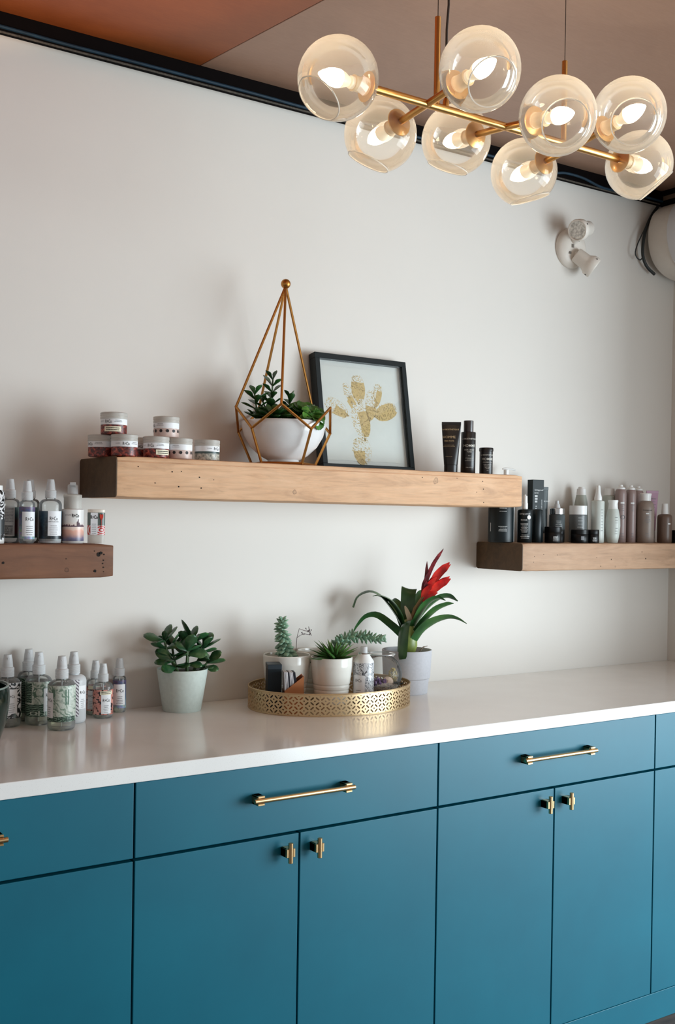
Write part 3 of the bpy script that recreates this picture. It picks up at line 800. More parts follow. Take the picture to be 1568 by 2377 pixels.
# ------------------------------------------------------------------ jars on the long shelf
MT = 1.5745
GJ = 'styling jars on the long timber shelf'
def jar(label, x, y, z, art_m, s=0, lf=.0, kind='rose'):
    t = thing('styling_jar', label, 'jar', (x, y, z), face(x, y, s), GJ)
    r = .0318
    MB().lathe([(0, .0005), (r - .003, 0), (r, .0025), (r, .0375), (r - .002, .039), (0, .039)], 38).build('jar_body', art_m, t, smooth=40)
    MB().lathe([(r + .0006, .0375), (r + .0012, .0385), (r + .0012, .042), (r + .0004, .0425), (r + .0004, .045), (r + .0012, .0455), (r + .0012, .0525), (r - .001, .054), (0, .0535)], 38).build('lid', M_caplid, t, smooth=40)
    b = MB().lathe([(r + .0004, .0235), (r + .0004, .0385)], 40, close=False).build('white_band', M_label, t, smooth=60)
    letter('logo_lettering', 'R+Co', M_ink, b, .0078, .0270, r, rad(-22 + lf), bold=.005, gap=.0008, wscale=.62)
    strips('fine_print', [(.0335, .016, .0012), (.030, .020, .0012)], M_grey_ink, b, r, rad(22 + lf), gap=.0008)
    strips('fine_print', [(.031, .012, .0012)], M_grey_ink, b, r, rad(-58 + lf), gap=.0008)
    if kind == 'dots':
        m = MB()
        for i in range(12):
            a = 2 * pi * i / 12 + .1
            for (zz, rr, mm) in ((.017, .0040, 0),):
                c = [((r + .0008) * sin(a + rr * cos(q) / r), -(r + .0008) * cos(a + rr * cos(q) / r), zz + rr * sin(q)) for q in [2 * pi * j / 12 for j in range(12)]]
                m.add(c, [list(range(12))])
        m.build('dot_print', M_ink, t, smooth=0)
    return t
def sticker(t, a0, a1, z0):
    p = patch('price_sticker', M_cream, t, .0318, a0, a1, z0, z0 + .0125, gap=.0012)
    w = (a1 - a0) * .0318 * .8
    strips('fine_print', [(z0 + .0075, w, .0020), (z0 + .003, w * .96, .0020)], M_ink, p, .0318, (a0 + a1) / 2, gap=.0016)
t = jar('dark red jar balanced on top of the left pair of jars', .131, -.17, MT + .054, A_rose, 0, -2); sticker(t, rad(-42), rad(32), .0065)
jar('dark red jar at the front of the left end of the long shelf', .148, -.196, MT, A_rose, 0, 30)
jar('dark red jar mostly hidden behind the leftmost front jar', .112, -.138, MT, A_rose, -.4, -10)
t = jar('dark red jar with a cream sticker, second along the front of the long shelf', .235, -.19, MT, A_rose, 0, -2); sticker(t, rad(0), rad(70), .008)
jar('dark jar peeping out between the two front dark red jars', .219, -.118, MT, A_rose, .5, 0)
jar('jar with black dots on a skin tone label, bottom one of the dotted pair', .304, -.18, MT, A_skin, 0, -40, 'dots')
jar('jar with black dots sitting on top of its neighbours', .276, -.16, MT + .054, A_skin, 0, -52, 'dots')
jar('jar with a grey stone print label, standing alone beside the gold wire terrarium', .382, -.18, MT, A_stone, 0, 70)

# ------------------------------------------------------------------ gold wire terrarium with a white bowl
TX, TY = .6355, -.1395
M_wire = brass_mat('antique_gold', (184, 128, 66), .34)
ta = face(TX, TY, -.05)
t = thing('wire_terrarium', 'gold wire terrarium frame with a ball on its peak, holding the white bowl', 'terrarium', (TX, TY, MT), ta)
PR, VR, BR = .1335, .1335, .092
P5 = [Vector((PR * sin(rad(72 * i)), -PR * cos(rad(72 * i)), .155)) for i in range(5)]
V5 = [Vector((VR * sin(rad(72 * i + 36)), -VR * cos(rad(72 * i + 36)), .093)) for i in range(5)]
B5 = [Vector((BR * sin(rad(72 * i + 36)), -BR * cos(rad(72 * i + 36)), .0036)) for i in range(5)]
top = Vector((0, 0, .490))
def rod_(a, b, name='wire'): return MB().tube([a, b], .0036, 8).build(name, M_wire, t)
for i in range(5):
    if i != 1: rod_(P5[i], top, 'tall_wire')
    rod_(P5[i], V5[i]); rod_(P5[i], V5[(i - 1) % 5]); rod_(V5[i], B5[i], 'lower_wire'); rod_(B5[i], B5[(i + 1) % 5], 'base_wire')
jb = MB()
for p in P5 + V5 + B5: jb.lathe([(0, -.0042), (.0032, -.003), (.0044, 0), (.0032, .003), (0, .0042)], 10, Matrix.Translation(p))
jb.build('solder_joint', M_wire, t)
MB().lathe([(0, -.0135)] + [(.0135 * sin(pi * j / 12), -.0135 * cos(pi * j / 12)) for j in range(1, 12)] + [(0, .0135)], 24, Matrix.Translation(top + Vector((0, 0, .006)))).build('ball', M_wire, t, smooth=80)
M_cer = plain('white_ceramic', (226, 226, 226), .12, var=.015)
M_soil = plain('dark_soil', (40, 30, 24), .95, var=.4, scale=90, bump=.5)
bowl = thing('bowl_planter', 'white ceramic bowl of mixed succulents inside the gold wire frame', 'planter', (TX, TY, MT + .0065), ta)
bp = [(0, 0), (.040, 0), (.044, .003), (.043, .008), (.066, .020), (.092, .044), (.108, .072), (.1155, .100), (.1165, .110), (.1145, .1125), (.111, .110), (.109, .098), (.10, .07), (.06, .03), (0, .02)]
MB().lathe(bp, 48).build('bowl', M_cer, bowl, smooth=50)
MB().lathe([(0, .094), (.06, .097), (.109, .092)], 36, close=False).build('soil', M_soil, bowl)

# ---- leaves
def leaf_mesh(name, L, Wd, th=.0015, curl=0.3, n=7, tip=1.0, cup=.25, mat=None, shape=None, smooth=80):
    """leaf from the origin along +y, top towards +z, as a closed lens-shaped body"""
    vs, fs = [], []
    for i in range(n + 1):
        s = i / n
        w = shape(s) if shape else (sin(pi * min(1, s * .92 + .04)) ** .75)
        w = max(w, .04) * Wd / 2
        a = curl * s; yy = L * (sin(a) / curl if abs(curl) > 1e-4 else s); zz = -L * ((1 - cos(a)) / curl if abs(curl) > 1e-4 else 0)
        nz = Vector((0, sin(a), cos(a)))
        c = Vector((0, yy, zz)); h = th * (1 - .6 * s) * max(.15, min(1, w / (Wd / 2) * 1.3))
        for (fx, fh) in ((-1, 0), (-.5, .75), (0, 1 - cup), (.5, .75), (1, 0), (.5, -.75), (0, -1), (-.5, -.75)):
            up = cup * w * (abs(fx) ** 2)
            vs.append(c + Vector((fx * w, 0, 0)) + nz * (fh * h + up))
    for i in range(n):
        for k in range(8):
            fs.append((i * 8 + k, i * 8 + (k + 1) % 8, (i + 1) * 8 + (k + 1) % 8, (i + 1) * 8 + k))
    fs.append(list(range(8))[::-1]); fs.append([n * 8 + k for k in range(8)])
    me = MB().add(vs, fs).mesh(name, smooth)
    if mat: me.materials.append(mat)
    return me
def leaf_at(p, az, el, s=1.0, roll=0.0, sx=1.0):
    """matrix for a leaf leaving p at azimuth az (0 = -y, i.e. the front; ccw seen from above) and elevation el"""
    return Matrix.Translation(Vector(p)) @ Matrix.Rotation(az + pi, 4, 'Z') @ Matrix.Rotation(el, 4, 'X') @ Matrix.Rotation(roll, 4, 'Y') @ Matrix.Diagonal((s * sx, s, s, 1))
def green(name, a, b, c, rough=.35, scale=30, trans=.0):
    t = NT(name); v = t.coord('Object')
    n = t.noise(v, scale, 3)
    oi = t.node('ShaderNodeObjectInfo')
    hs = t.node('ShaderNodeHueSaturation'); t.l(t.ramp(n, [(.3, srgb(a)), (.5, srgb(b)), (.72, srgb(c))]), hs.inputs['Color'])
    mr = t.node('ShaderNodeMapRange'); t.l(oi.outputs['Random'], mr.inputs[0]); mr.inputs[3].default_value = .72; mr.inputs[4].default_value = 1.25
    t.l(mr.outputs[0], hs.inputs['Value'])
    t.set(Base_Color=hs.outputs[0], Roughness=rough)
    return t.m
M_suc = green('succulent_green', (20, 52, 22), (36, 78, 30), (84, 118, 52), .42)
M_stem = plain('green_stem', (62, 84, 46), .6)
L1 = leaf_mesh('leaf', .034, .018, .003, .25, shape=lambda s: (s * 1.9) ** .8 * .75 if s < .45 else max(.05, .70 + .5 * sin((s - .45) / .55 * pi * .75) - 1.05 * ((s - .45) / .55) ** 2.2), mat=M_suc)
L2 = leaf_mesh('leaf', .036, .0125, .0035, .25, mat=M_suc, shape=lambda s: (.55 + .6 * s) * (1 if s < .72 else max(.03, 1 - ((s - .72) / .28) ** 2)))
q = random.Random(11)
# upright stems (leaves in pairs up the stem)
for (sx, sy, hx, hz, n, sz) in ((-.038, .012, .006, .135, 8, 1.3), (-.066, -.01, -.014, .092, 7, 1.3), (.006, .02, .010, .085, 6, 1.15), (-.03, .03, -.03, .075, 5, 1.1)):
    z0 = .096; pts = [(sx + hx * s, sy, z0 + hz * s) for s in (0, .35, .7, 1)]
    MB().tube(pts, .0026, 6).build('stem', M_stem, bowl)
    for k in range(n):
        s = (k + 1) / n; p = (sx + hx * s, sy, z0 + hz * s - .004)
        for side in (0, 1):
            az = k * 1.7 + side * pi + q.uniform(-.3, .3)
            inst('leaf', L1, bowl, leaf_at(p, az, q.uniform(.5, .95) + .35 * (s > .9), sz * q.uniform(.85, 1.1) * (.8 if s > .9 else 1)))
# rosettes over the rim
def rosette(parent, me, c, tilt_az, tilt, rings, s, seed):
    q = random.Random(seed)
    B = Matrix.Translation(Vector(c)) @ Matrix.Rotation(tilt_az, 4, 'Z') @ Matrix.Rotation(tilt, 4, 'X')
    for (n, el, k) in rings:
        o = q.uniform(0, 6)
        for i in range(n):
            inst('leaf', me, parent, B @ leaf_at((0, 0, 0), o + 2 * pi * i / n + q.uniform(-.12, .12), el + q.uniform(-.12, .12), s * k * q.uniform(.9, 1.1)))
rosette(bowl, L2, (-.026, -.046, .116), 0, .3, ((8, .42, 1.15), (8, .65, 1.1), (6, 1.0, .8)), 1.5, 2)
rosette(bowl, L2, (-.062, -.012, .116), .3, .2, ((7, .5, 1.1), (6, .6, 1.0), (5, 1.05, .8)), 1.25, 3)
M_frill = green('frilly_green', (34, 78, 26), (66, 116, 40), (122, 158, 66), .4)
L3 = leaf_mesh('leaf', .042, .036, .003, .55, n=9, cup=.45, mat=M_frill, shape=lambda s: (.35 + .75 * s) * (1 if s < .8 else max(.25, 1 - ((s - .8) / .2) ** 2 * .75)) * (1 + .10 * sin(s * 40)))
rosette(bowl, L3, (.052, -.030, .126), .35, .4, ((9, .0, 1.05), (8, .4, 1.0), (7, .85, .85), (5, 1.2, .65)), 1.35, 5)
rosette(bowl, L3, (.080, -.058, .122), .6, .75, ((7, -.1, .8), (6, .5, .75)), 1.15, 6)
rosette(bowl, L3, (.030, -.010, .112), .2, .3, ((7, .2, .9), (6, .7, .8)), 1.2, 8)

# ------------------------------------------------------------------ framed cactus print
FW_, FH_, FT_ = .332, .345, .032
fr = thing('picture_frame', 'black frame with a gold cactus print leaning on the wall behind the shelf', 'picture', (.798, -.095, MT))
fr.rotation_euler = (-rad(9.7), 0, 0)
M_frame = plain('black_frame', (9, 22, 25), .35, var=.2, scale=12, spec=.3)
b = MB(); e = .0165
b.box(0, FW_, 0, FT_, 0, e); b.box(0, FW_, 0, FT_, FH_ - e, FH_); b.box(0, e, 0, FT_, e, FH_ - e); b.box(FW_ - e, FW_, 0, FT_, e, FH_ - e)
b.build('frame', M_frame, fr, smooth=0, bevel=.0008, bseg=1)
M_mat = plain('white_card', (232, 230, 226), .7, var=.015)
MB().box(e, FW_ - e, .017, .0195, e, FH_ - e).build('backing_card', M_mat, fr, smooth=0)
# deckled paper floating on the card
q = random.Random(4); pw0, pw1, pz0, pz1 = e + .008, FW_ - e - .028, e + .014, FH_ - e - .016
dk = [(pw0 + (pw1 - pw0) * i / 30, pz0 + q.uniform(-.0012, .0012)) for i in range(31)] + [(pw1, pz1), (pw0, pz1)]
pp = MB().prism(dk, .0152, .0160, 'y').build('print_paper', plain('art_paper', (234, 232, 227), .75, var=.01), fr, smooth=0)
M_foil = plain('gold_ink', (218, 184, 120), .5, .0, var=.08, scale=200)
def pad(cx, cz, L, Wd, ang, cover, seed):
    """one cactus pad: solid shadow side, short spine strokes elsewhere"""
    b = MB(); q = random.Random(seed); ca, sa = cos(ang), sin(ang)
    def T(u, v): return (cx + u * ca - v * sa, .0151, cz + u * sa + v * ca)
    def hw(u): return Wd / 2 * max(0, 1 - (2 * (u / L) - .12) ** 2) ** .5 if abs(2 * u / L - .12) < 1 else 0
    if cover:
        lo, hi, side = cover; n = 16; top_, bot = [], []
        for i in range(n + 1):
            u = L * (lo + (hi - lo) * i / n) - L / 2; h = hw(u); j = q.uniform(-.03, .03) * Wd
            if side > 0: a, c = h * .98, -h * .25 + j
            elif side < 0: a, c = h * .25 + j, -h * .98
            else: a, c = h * .98, -h * .98
            top_.append(T(u, a)); bot.append(T(u, c))
        b.add(top_ + bot, [(i, i + 1, n + 2 + i, n + 1 + i) for i in range(n)])
    for k in range(int(150 * L * Wd / .0035)):
        u = q.uniform(-.5, .5) * L; h = hw(u); v = q.uniform(-1, 1) * h
        d = q.uniform(.5, 1.0) + ang * .2; l = q.uniform(.0025, .0055); w = q.uniform(.0007, .0015)
        du, dv = cos(d) * l, sin(d) * l
        b.add([T(u, v), T(u + du, v + dv), T(u + du - w, v + dv + w), T(u - w, v + w)], [(0, 1, 2, 3)])
    for k in range(26):
        u = -L / 2 + L * k / 26
        for sg in (-1, 1):
            if q.random() < .75:
                h = hw(u) * sg; h2 = hw(u + L / 34) * sg
                b.add([T(u, h), T(u + L / 34, h2), T(u + L / 34, h2 - .0009 * sg), T(u, h - .0009 * sg)], [(0, 1, 2, 3)])
    return b.build('cactus_pad', M_foil, pp, smooth=0)
# pad centres as fractions of the visible paper (x right, z up)
gx = lambda f: e + f * (FW_ - 2 * e); gz = lambda f: e + f * (FH_ - 2 * e)
pad(gx(.455), gz(.130), .088, .066, rad(92), (.05, .55, 1), 1)
pad(gx(.475), gz(.43), .118, .062, rad(100), (.1, .75, -1), 2)
pad(gx(.200), gz(.545), .088, .046, rad(152), (.05, .6, 1), 3)
pad(gx(.465), gz(.735), .088, .050, rad(90), (.2, .78, 0), 4)
pad(gx(.605), gz(.585), .098, .040, rad(80), (.05, .5, 0), 5)
pad(gx(.690), gz(.690), .080, .032, rad(72), (.05, .75, -1), 6)
pad(gx(.775), gz(.535), .092, .050, rad(22), (.02, .93, 0), 7)
pad(gx(.345), gz(.69), .070, .024, rad(112), (.1, .4, 1), 8)
b = MB()
for i in range(3):
    cx, cz = gx(.335 + i * .04), gz(.585 + i * .038)
    b.prism([(cx - .005, cz + .010), (cx + .010, cz - .012), (cx + .016, cz - .006), (cx + .001, cz + .016)], .0150, .0153, 'y')
b.build('cactus_bud', M_foil, pp, smooth=0)
MB().box(e, FW_ - e, .0055, .0065, e, FH_ - e).build('glazing', clear('picture_glass', (250, 252, 252), .01, .01, 1.3), fr, smooth=0)

# ------------------------------------------------------------------ dark grooming products
GH = 'black grooming products at the right end of the long shelf'
def satin_black(name, rgb, rough=.32): return plain(name, rgb, rough, var=.12)
M_blk = satin_black('satin_black', (28, 24, 23), .32)
M_gold_ink = plain('gold_lettering', (206, 182, 140), .5)
def squeeze_tube(name, label, x, y, z, rz, w, H, capr, caph, mat, group, flat=.0035, cat='tube', capmat=None, cross=None):
    """tube standing on its cap: round at the cap, pressed flat at the crimped top"""
    t = thing(name, label, cat, (x, y, z), rz, group)
    n = 28; vs, fs = [], []; rows = 14
    for j in range(rows + 1):
        s = j / rows; zz = caph + (H - caph - .008) * s
        a = capr + (w / 2 - capr) * s ** .9; d = capr + (flat * .5 - capr) * s ** 1.3
        for i in range(n):
            q = 2 * pi * i / n; vs.append((a * sin(q), -d * cos(q), zz))
    for j in range(rows):
        for i in range(n): fs.append((j * n + i, j * n + (i + 1) % n, (j + 1) * n + (i + 1) % n, (j + 1) * n + i))
    fs.append(list(range(n))[::-1]); fs.append([rows * n + i for i in range(n)])
    body = MB().add(vs, fs).build('tube_body', mat, t, smooth=50)
    MB().box(-w / 2, w / 2, -flat / 2 - .0004, flat / 2 + .0004, H - .010, H).build('crimped_end', mat, t, smooth=0, bevel=.0006, bseg=1)
    MB().lathe([(0, 0), (capr - .0015, 0), (capr - .0005, .001), (capr - .0002, caph - .001), (capr - .001, caph), (0, caph)], 28).build('cap', capmat or mat, t)
    def at(zz):
        s = max(0, min(1, (zz - caph) / (H - caph - .008)))
        return -(capr + (flat * .5 - capr) * s ** 1.3)
    return t, body, at
t, body, at = squeeze_tube('grooming_tube', 'black flat-topped tube lettered in gold, on the long shelf beside the picture frame', 1.205, -.17, MT, face(1.205, -.17), .058, .153, .0205, .024, M_blk, GH)
def on_tube(s, h, zz, mat, x=0, bold=.0, ws=1.0, nm='lettering'):
    vs, fs = text_pts(s, bold)
    MB().add([(x + v.x * h * ws, at(zz + v.y * h) * sqrt(max(.05, 1 - ((x + v.x * h * ws) / .030) ** 2)) - .0005, zz + v.y * h) for v in vs], fs).build(nm, mat, body, smooth=0)
on_tube('LA BIOSTHETIQUE', .0042, .128, M_gold_ink, -.002, .01); on_tube('HOMME', .0075, .1035, M_gold_ink, -.006, .0, 1.0)
on_tube('FIBER PASTE', .0038, .0935, M_gold_ink, -.006, 0); on_tube('PATE COIFFANTE A LA FIBRE', .0016, .082, M_gold_ink, -.006); on_tube('FIXATION SOUPLE ET NATURELLE', .0016, .0785, M_gold_ink, -.006); on_tube('75 ML 2.5 FL.OZ', .002, .047, M_gold_ink, -.006)
t = thing('grooming_bottle', 'tall black bottle with a stepped cap, between the black tube and black canister', 'bottle', (1.277, -.165, MT), face(1.277, -.165), GH)
r = .0225
body = MB().lathe([(0, 0), (r - .001, 0), (r, .0015), (r, .125), (r - .001, .1265), (0, .1265)], 34).build('bottle_body', M_blk, t)
MB().lathe([(.0145, .1265), (.0148, .128), (.0148, .1605), (.0138, .1615), (0, .1615)], 28).build('cap', satin_black('cap_brown_black', (54, 44, 42), .28), t)
def words(t, r, rows, a0=0.0, mat=None):
    for (s, h, z) in rows: letter('lettering', s, mat or M_gold_ink, t, h, z, r, a0, bold=.005)
M_pale = plain('pale_lettering', (206, 202, 192), .5)
words(body, r, [('LA BIOSTHETIQUE', .0044, .103), ('HOMME', .0076, .081), ('HAIR & BODY', .0036, .070), ('TONIC', .0036, .064), ('NO 1', .0022, .053), ('SOIN POUR CHEVEUX', .0018, .046), ('ET CORPS', .0018, .043), ('HAIR AND BODY CARE', .0018, .038), ('200 ML 6.7 FL.OZ', .002, .018)], rad(10), M_pale)
t = thing('grooming_can', 'short black canister with a lipped lid at the right end of the long shelf', 'can', (1.350, -.165, MT), face(1.35, -.165), GH)
r = .0205
body = MB().lathe([(0, 0), (r - .001, 0), (r, .0012), (r, .072), (0, .072)], 34).build('can_body', M_blk, t)
MB().lathe([(r + .0002, .071), (r + .0016, .0725), (r + .0016, .080), (r + .0004, .0825), (0, .083)], 32).build('lid', M_blk, t)
words(body, r, [('LA BIOSTHETIQUE', .004, .058), ('HOMME', .0072, .044), ('POWDER WAX', .003, .036), ('PUDRE COIFFANTE', .002, .029), ('FIXATION MATE', .002, .025), ('MATT FINISH', .002, .021), ('STYLING', .002, .017), ('12 G', .002, .011)], rad(14), M_pale)

# ------------------------------------------------------------------ bottles on the right shelf
RT = 1.3648
GR_ = 'salon bottles on the right timber shelf'
M_dk = plain('dark_teal_black', (8, 22, 26), .38, var=.15, spec=.35)
M_dkj = plain('black_jar', (7, 8, 10), .4, var=.15, spec=.3)
M_smoke = frosted('smoked_plastic', (84, 92, 94), .3, .15)
M_sage = plain('sage_grey', (170, 176, 168), .4, var=.03)
M_sagel = plain('pale_sage', (194, 200, 194), .4, var=.03)
M_taupe = plain('taupe', (134, 120, 110), .4, var=.04)
M_mauve = plain('mauve_taupe', (142, 122, 118), .36, var=.04)
M_pink = plain('dusty_pink', (184, 146, 168), .45, var=.03)
M_brown = plain('dark_taupe', (102, 82, 70), .38, var=.05)
M_wl = plain('white_lettering', (214, 216, 216), .5)
def rbot(name, label, cat, x, y, r, prof, mat, s=0.0):
    """lathed bottle; prof in (fraction of r, z)"""
    t = thing(name, label, cat, (x, y, RT), face(x, y, s), GR_)
    b = MB().lathe([(0, .0)] + [(f * r, z) for f, z in prof] + [(0, prof[-1][1])], 32).build('bottle_body', mat, t, smooth=45)
    return t, b
def straight(h, sh=.006, top=.55): return [(.93, 0), (1, .002), (1, h - sh), (.92, h - sh * .4), (top, h)]
def cyl(t, name, r0, r1, z0, z1, mat, lip=.0008): return MB().lathe([(r0, z0), (r1, z1 - lip), (r1 - lip, z1), (0, z1)], 26).build(name, mat, t)
def lines(b, r, z0, z1, n, mat, ang, w=1.0): strips('fine_print', [(z0 + (z1 - z0) * i / max(1, n - 1), r * w * RND.uniform(.5, .9), .0016) for i in range(n)], mat, b, r, ang)
t, b = rbot('shampoo_bottle', 'fat black bottle at the left end of the grey brown shelf, under the long shelf', 'bottle', 1.475, -.10, .0405, straight(.15, .02, .4), M_dk)
lines(b, .0405, .098, .108, 2, M_wl, rad(10), .8); lines(b, .0405, .036, .05, 4, M_wl, rad(10), .8); patch('side_mark', M_wl, b, .0405, rad(-53), rad(-50), .035, .062, gap=.0005)
cyl(t, 'cap', .016, .015, .15, .172, M_dk)
t, b = rbot('spray_bottle', 'black spray bottle with a white pump and a round white sticker', 'bottle', 1.5455, -.135, .0235, straight(.108, .008, .5), M_dk)
letter('name_lettering', 'Living proof', M_wl, b, .0052, .090, .0235, rad(0), bold=.005); letter('product_lettering', 'blowout', M_wl, b, .0042, .071, .0235, rad(-6), bold=.03)
lines(b, .0235, .033, .06, 8, M_wl, rad(-2), 1.3); lines(b, .0235, .014, .024, 3, M_wl, rad(4), 1.5)
d = MB().lathe([(.0066, 0), (.0066, .0006), (0, .0006)], 20, Matrix.Rotation(rad(34), 4, 'Z') @ axis_mat((0, -.0237, .081), (0, -1, 0))).build('round_sticker', M_label, b, smooth=0)
cyl(t, 'collar', .0092, .0092, .108, .127, M_white); cyl(t, 'spray_head', .0082, .0076, .127, .150, M_white); cyl(t, 'nozzle', .0035, .003, .150, .154, M_white)
t, b = rbot('shampoo_bottle', 'plain black bottle directly in front of the tall black carton', 'bottle', 1.6085, -.125, .0190, straight(.108, .004, .8), M_dk)
t = thing('carton', 'tall narrow black carton with small white lettering, tallest of the black products', 'box', (1.655, -.07, RT), rad(-6), GR_)
b = MB().box(-.0235, .0235, -.014, .014, 0, .206).build('box_body', plain('carton_black', (8, 24, 26), .5, var=.1, spec=.3), t, smooth=0, bevel=.0008, bseg=1)
letter('name_lettering', 'Living proof', M_wl, b, .0052, .170, y=-.014, x=.002, bold=.01); letter('product_lettering', 'style lab', M_wl, b, .0036, .161, y=-.014, x=-.008)
strips('fine_print', [(.131, .010, .006), (.140, .011, .006), (.149, .012, .006), (.117, .004, .003), (.110, .004, .003)], M_wl, b, None, 0, y=-.0142, x=-.009)
letter('side_lettering', 'prime style extender', M_wl, b, .004, .120, y=-.014, x=.016, bold=0, vertical=True, wscale=.9)
t, body, at = squeeze_tube('cream_tube', 'smoky grey tube standing behind the tall black carton', 1.703, -.058, RT, rad(-12), .036, .184, .0130, .03, M_smoke, GR_, capmat=M_white)
letter('name_lettering', 'Living proof', M_wl, body, .0045, .135, y=-.012, x=0, bold=.01)
def lowjar(label, x, y, r, h, txt=None, s=0.0):
    t, b = rbot('wax_jar', label, 'jar', x, y, r, [(.97, 0), (1, .0015), (1, h * .62), (.97, h * .64), (.97, h * .64 + .0004)], M_dkj, s)
    MB().lathe([(r * .985, h * .64), (r * 1.01, h * .66), (r * 1.01, h - .0015), (r * .97, h), (0, h)], 32).build('lid', M_dkj, t)
    if txt: letter('name_lettering', txt, M_wl, b, .005, h * .34, r, rad(18), bold=.02); lines(b, r, h * .12, h * .28, 3, M_wl, rad(18), .8)
    else: patch('square_label', M_grey_ink, b, r, rad(10), rad(32), h * .22, h * .5, gap=.0005)
    return t
lowjar('low black wax jar in front of the small silver-collared pump', 1.653, -.155, .0272, .052, 'amp2')
lowjar('small black jar between the two larger low black jars', 1.712, -.115, .0215, .042, 'flex')
lowjar('low black jar with a square label, in front of the white-lidded jar', 1.775, -.155, .0285, .044)
lowjar('low black jar right of the square-labelled one, at the shelf front', 1.826, -.165, .0212, .044, 'wax')
t, b = rbot('serum_pump', 'small smoky pump bottle with a wide silver collar', 'bottle', 1.740, -.085, .0262, straight(.094, .004, .85), M_smoke)
lines(b, .0262, .04, .07, 6, M_wl, rad(14), .9)
cyl(t, 'silver_collar', .0245, .0245, .094, .113, M_silver); cyl(t, 'clear_cap', .0115, .0085, .113, .128, M_cap); cyl(t, 'pump_tip', .0065, .0055, .128, .139, M_cap)
t, b = rbot('treatment_jar', 'dark grey jar with a tall flat white lid', 'jar', 1.837, -.088, .0298, straight(.094, .003, .95), plain('slate_grey', (96, 100, 100), .35))
lines(b, .0298, .03, .082, 6, M_wl, rad(16), 1.0); cyl(t, 'lid', .0298, .0298, .094, .124, M_white)
t, b = rbot('shampoo_bottle', 'tall sage grey bottle right behind the white-lidded jar', 'bottle', 1.899, -.042, .0240, [(.9, 0), (1, .003), (1.02, .08), (.95, .13), (.72, .160), (.70, .162)], M_sage)
cyl(t, 'cap', .0168, .0150, .162, .184, M_white); cyl(t, 'cap_top', .0115, .0105, .184, .190, M_white); lines(b, .024, .05, .12, 8, M_grey_ink, rad(30), .6)
t, b = rbot('spray_bottle', 'slim pale sage bottle with a white cone-shaped cap', 'bottle', 1.893, -.125, .0215, [(.95, 0), (1, .003), (1, .138), (.94, .141), (.6, .143)], M_sagel)
MB().lathe([(.0125, .143), (.0128, .152), (.0085, .168), (.0068, .190), (.0055, .1935), (0, .194)], 26).build('cone_cap', M_white, t); lines(b, .0215, .04, .11, 8, M_grey_ink, rad(42), .5)
t, b = rbot('shampoo_bottle', 'sage grey bottle with a flat white cap, behind the curvy little bottle', 'bottle', 2.023, -.058, .0232, [(.95, 0), (1, .003), (1, .158), (.9, .162), (.75, .164)], M_sage)
cyl(t, 'cap', .0185, .0170, .164, .188, M_white); lines(b, .0232, .05, .12, 7, M_grey_ink, rad(30), .6)
t, b = rbot('conditioner_bottle', 'small pale sage bottle with a curvy waisted body and white cap', 'bottle', 1.951, -.14, .0250, [(.66, 0), (.72, .003), (.9, .03), (1.0, .058), (.97, .08), (.8, .105), (.70, .115)], M_sagel)
MB().lathe([(.0168, .115), (.0160, .119), (.0150, .133), (.0172, .1425), (.0165, .145), (0, .1455)], 26).build('cap', M_white, t); lines(b, .0240, .03, .085, 7, M_grey_ink, rad(32), .6)
for (lab, x, y, r, c) in (('mauve taupe aerosol can, first of the three alike, with a round emblem', 2.033, -.10, .0196, 1), ('mauve taupe aerosol can, second of the three alike', 2.088, -.098, .0180, 0), ('mauve taupe aerosol can, third of the three alike, behind the taupe shampoo bottle', 2.168, -.062, .0190, 0)):
    t, b = rbot('aerosol_can', lab, 'can', x, y, r, [(.95, 0), (1, .002), (1, .168), (.95, .178), (.80, .184), (.78, .185)], M_mauve)
    MB().lathe([(r * .8, .185), (r * .78, .190), (r * .38, .195), (r * .34, .200), (0, .202)], 24).build('cap', M_white, t)
    patch('white_mark', M_wl, b, r, rad(0), rad(40), .135, .140); lines(b, r, .11, .13, 4, M_grey_ink, rad(20), .8); lines(b, r, .012, .03, 3, M_grey_ink, rad(20), .8)
    if c: MB().lathe([(.0055, 0), (.0065, .0006), (.0075, 0)], 20, Matrix.Rotation(rad(28), 4, 'Z') @ axis_mat((0, -r - .0002, .088), (0, -1, 0)), close=False).build('emblem', M_grey_ink, b)
t, b = rbot('shampoo_bottle', 'broad taupe bottle with a flared white cap, in front of the pink tube', 'bottle', 2.133, -.125, .0305, [(.92, 0), (1, .004), (1, .118), (.93, .134), (.72, .145), (.6, .147)], M_taupe)
MB().lathe([(.0180, .147), (.0180, .152), (.0185, .162), (.0205, .171), (.0195, .173), (0, .174)], 28).build('cap', M_white, t)
letter('name_lettering', 'Living proof', M_ink, b, .0046, .112, .0305, rad(16), bold=0); patch('white_mark', M_wl, b, .0305, rad(4), rad(24), .100, .104); lines(b, .0305, .07, .092, 5, M_grey_ink, rad(16), .8); lines(b, .0305, .02, .032, 3, M_grey_ink, rad(14), .7)
t, body, at = squeeze_tube('cream_tube', 'dusty pink flat tube standing on its white cap at the back of the shelf', 2.236, -.068, RT, rad(-24), .046, .186, .0125, .042, M_pink, GR_, capmat=M_cap)
strips('fine_print', [(.155, .02, .003), (.145, .016, .002), (.135, .018, .002), (.125, .014, .002), (.10, .012, .002), (.09, .012, .002)], M_grey_ink, body, None, 0, y=-.0105, x=0)
t, b = rbot('dropper_bottle', 'dark taupe bottle with a white dropper cap near the right edge', 'bottle', 2.224, -.135, .0256, [(.92, 0), (1, .004), (1, .088), (.96, .096), (.8, .1), (.5, .102)], M_brown)
cyl(t, 'cap', .0125, .0105, .102, .139, M_white); patch('white_mark', M_wl, b, .0256, rad(26), rad(50), .065, .070)
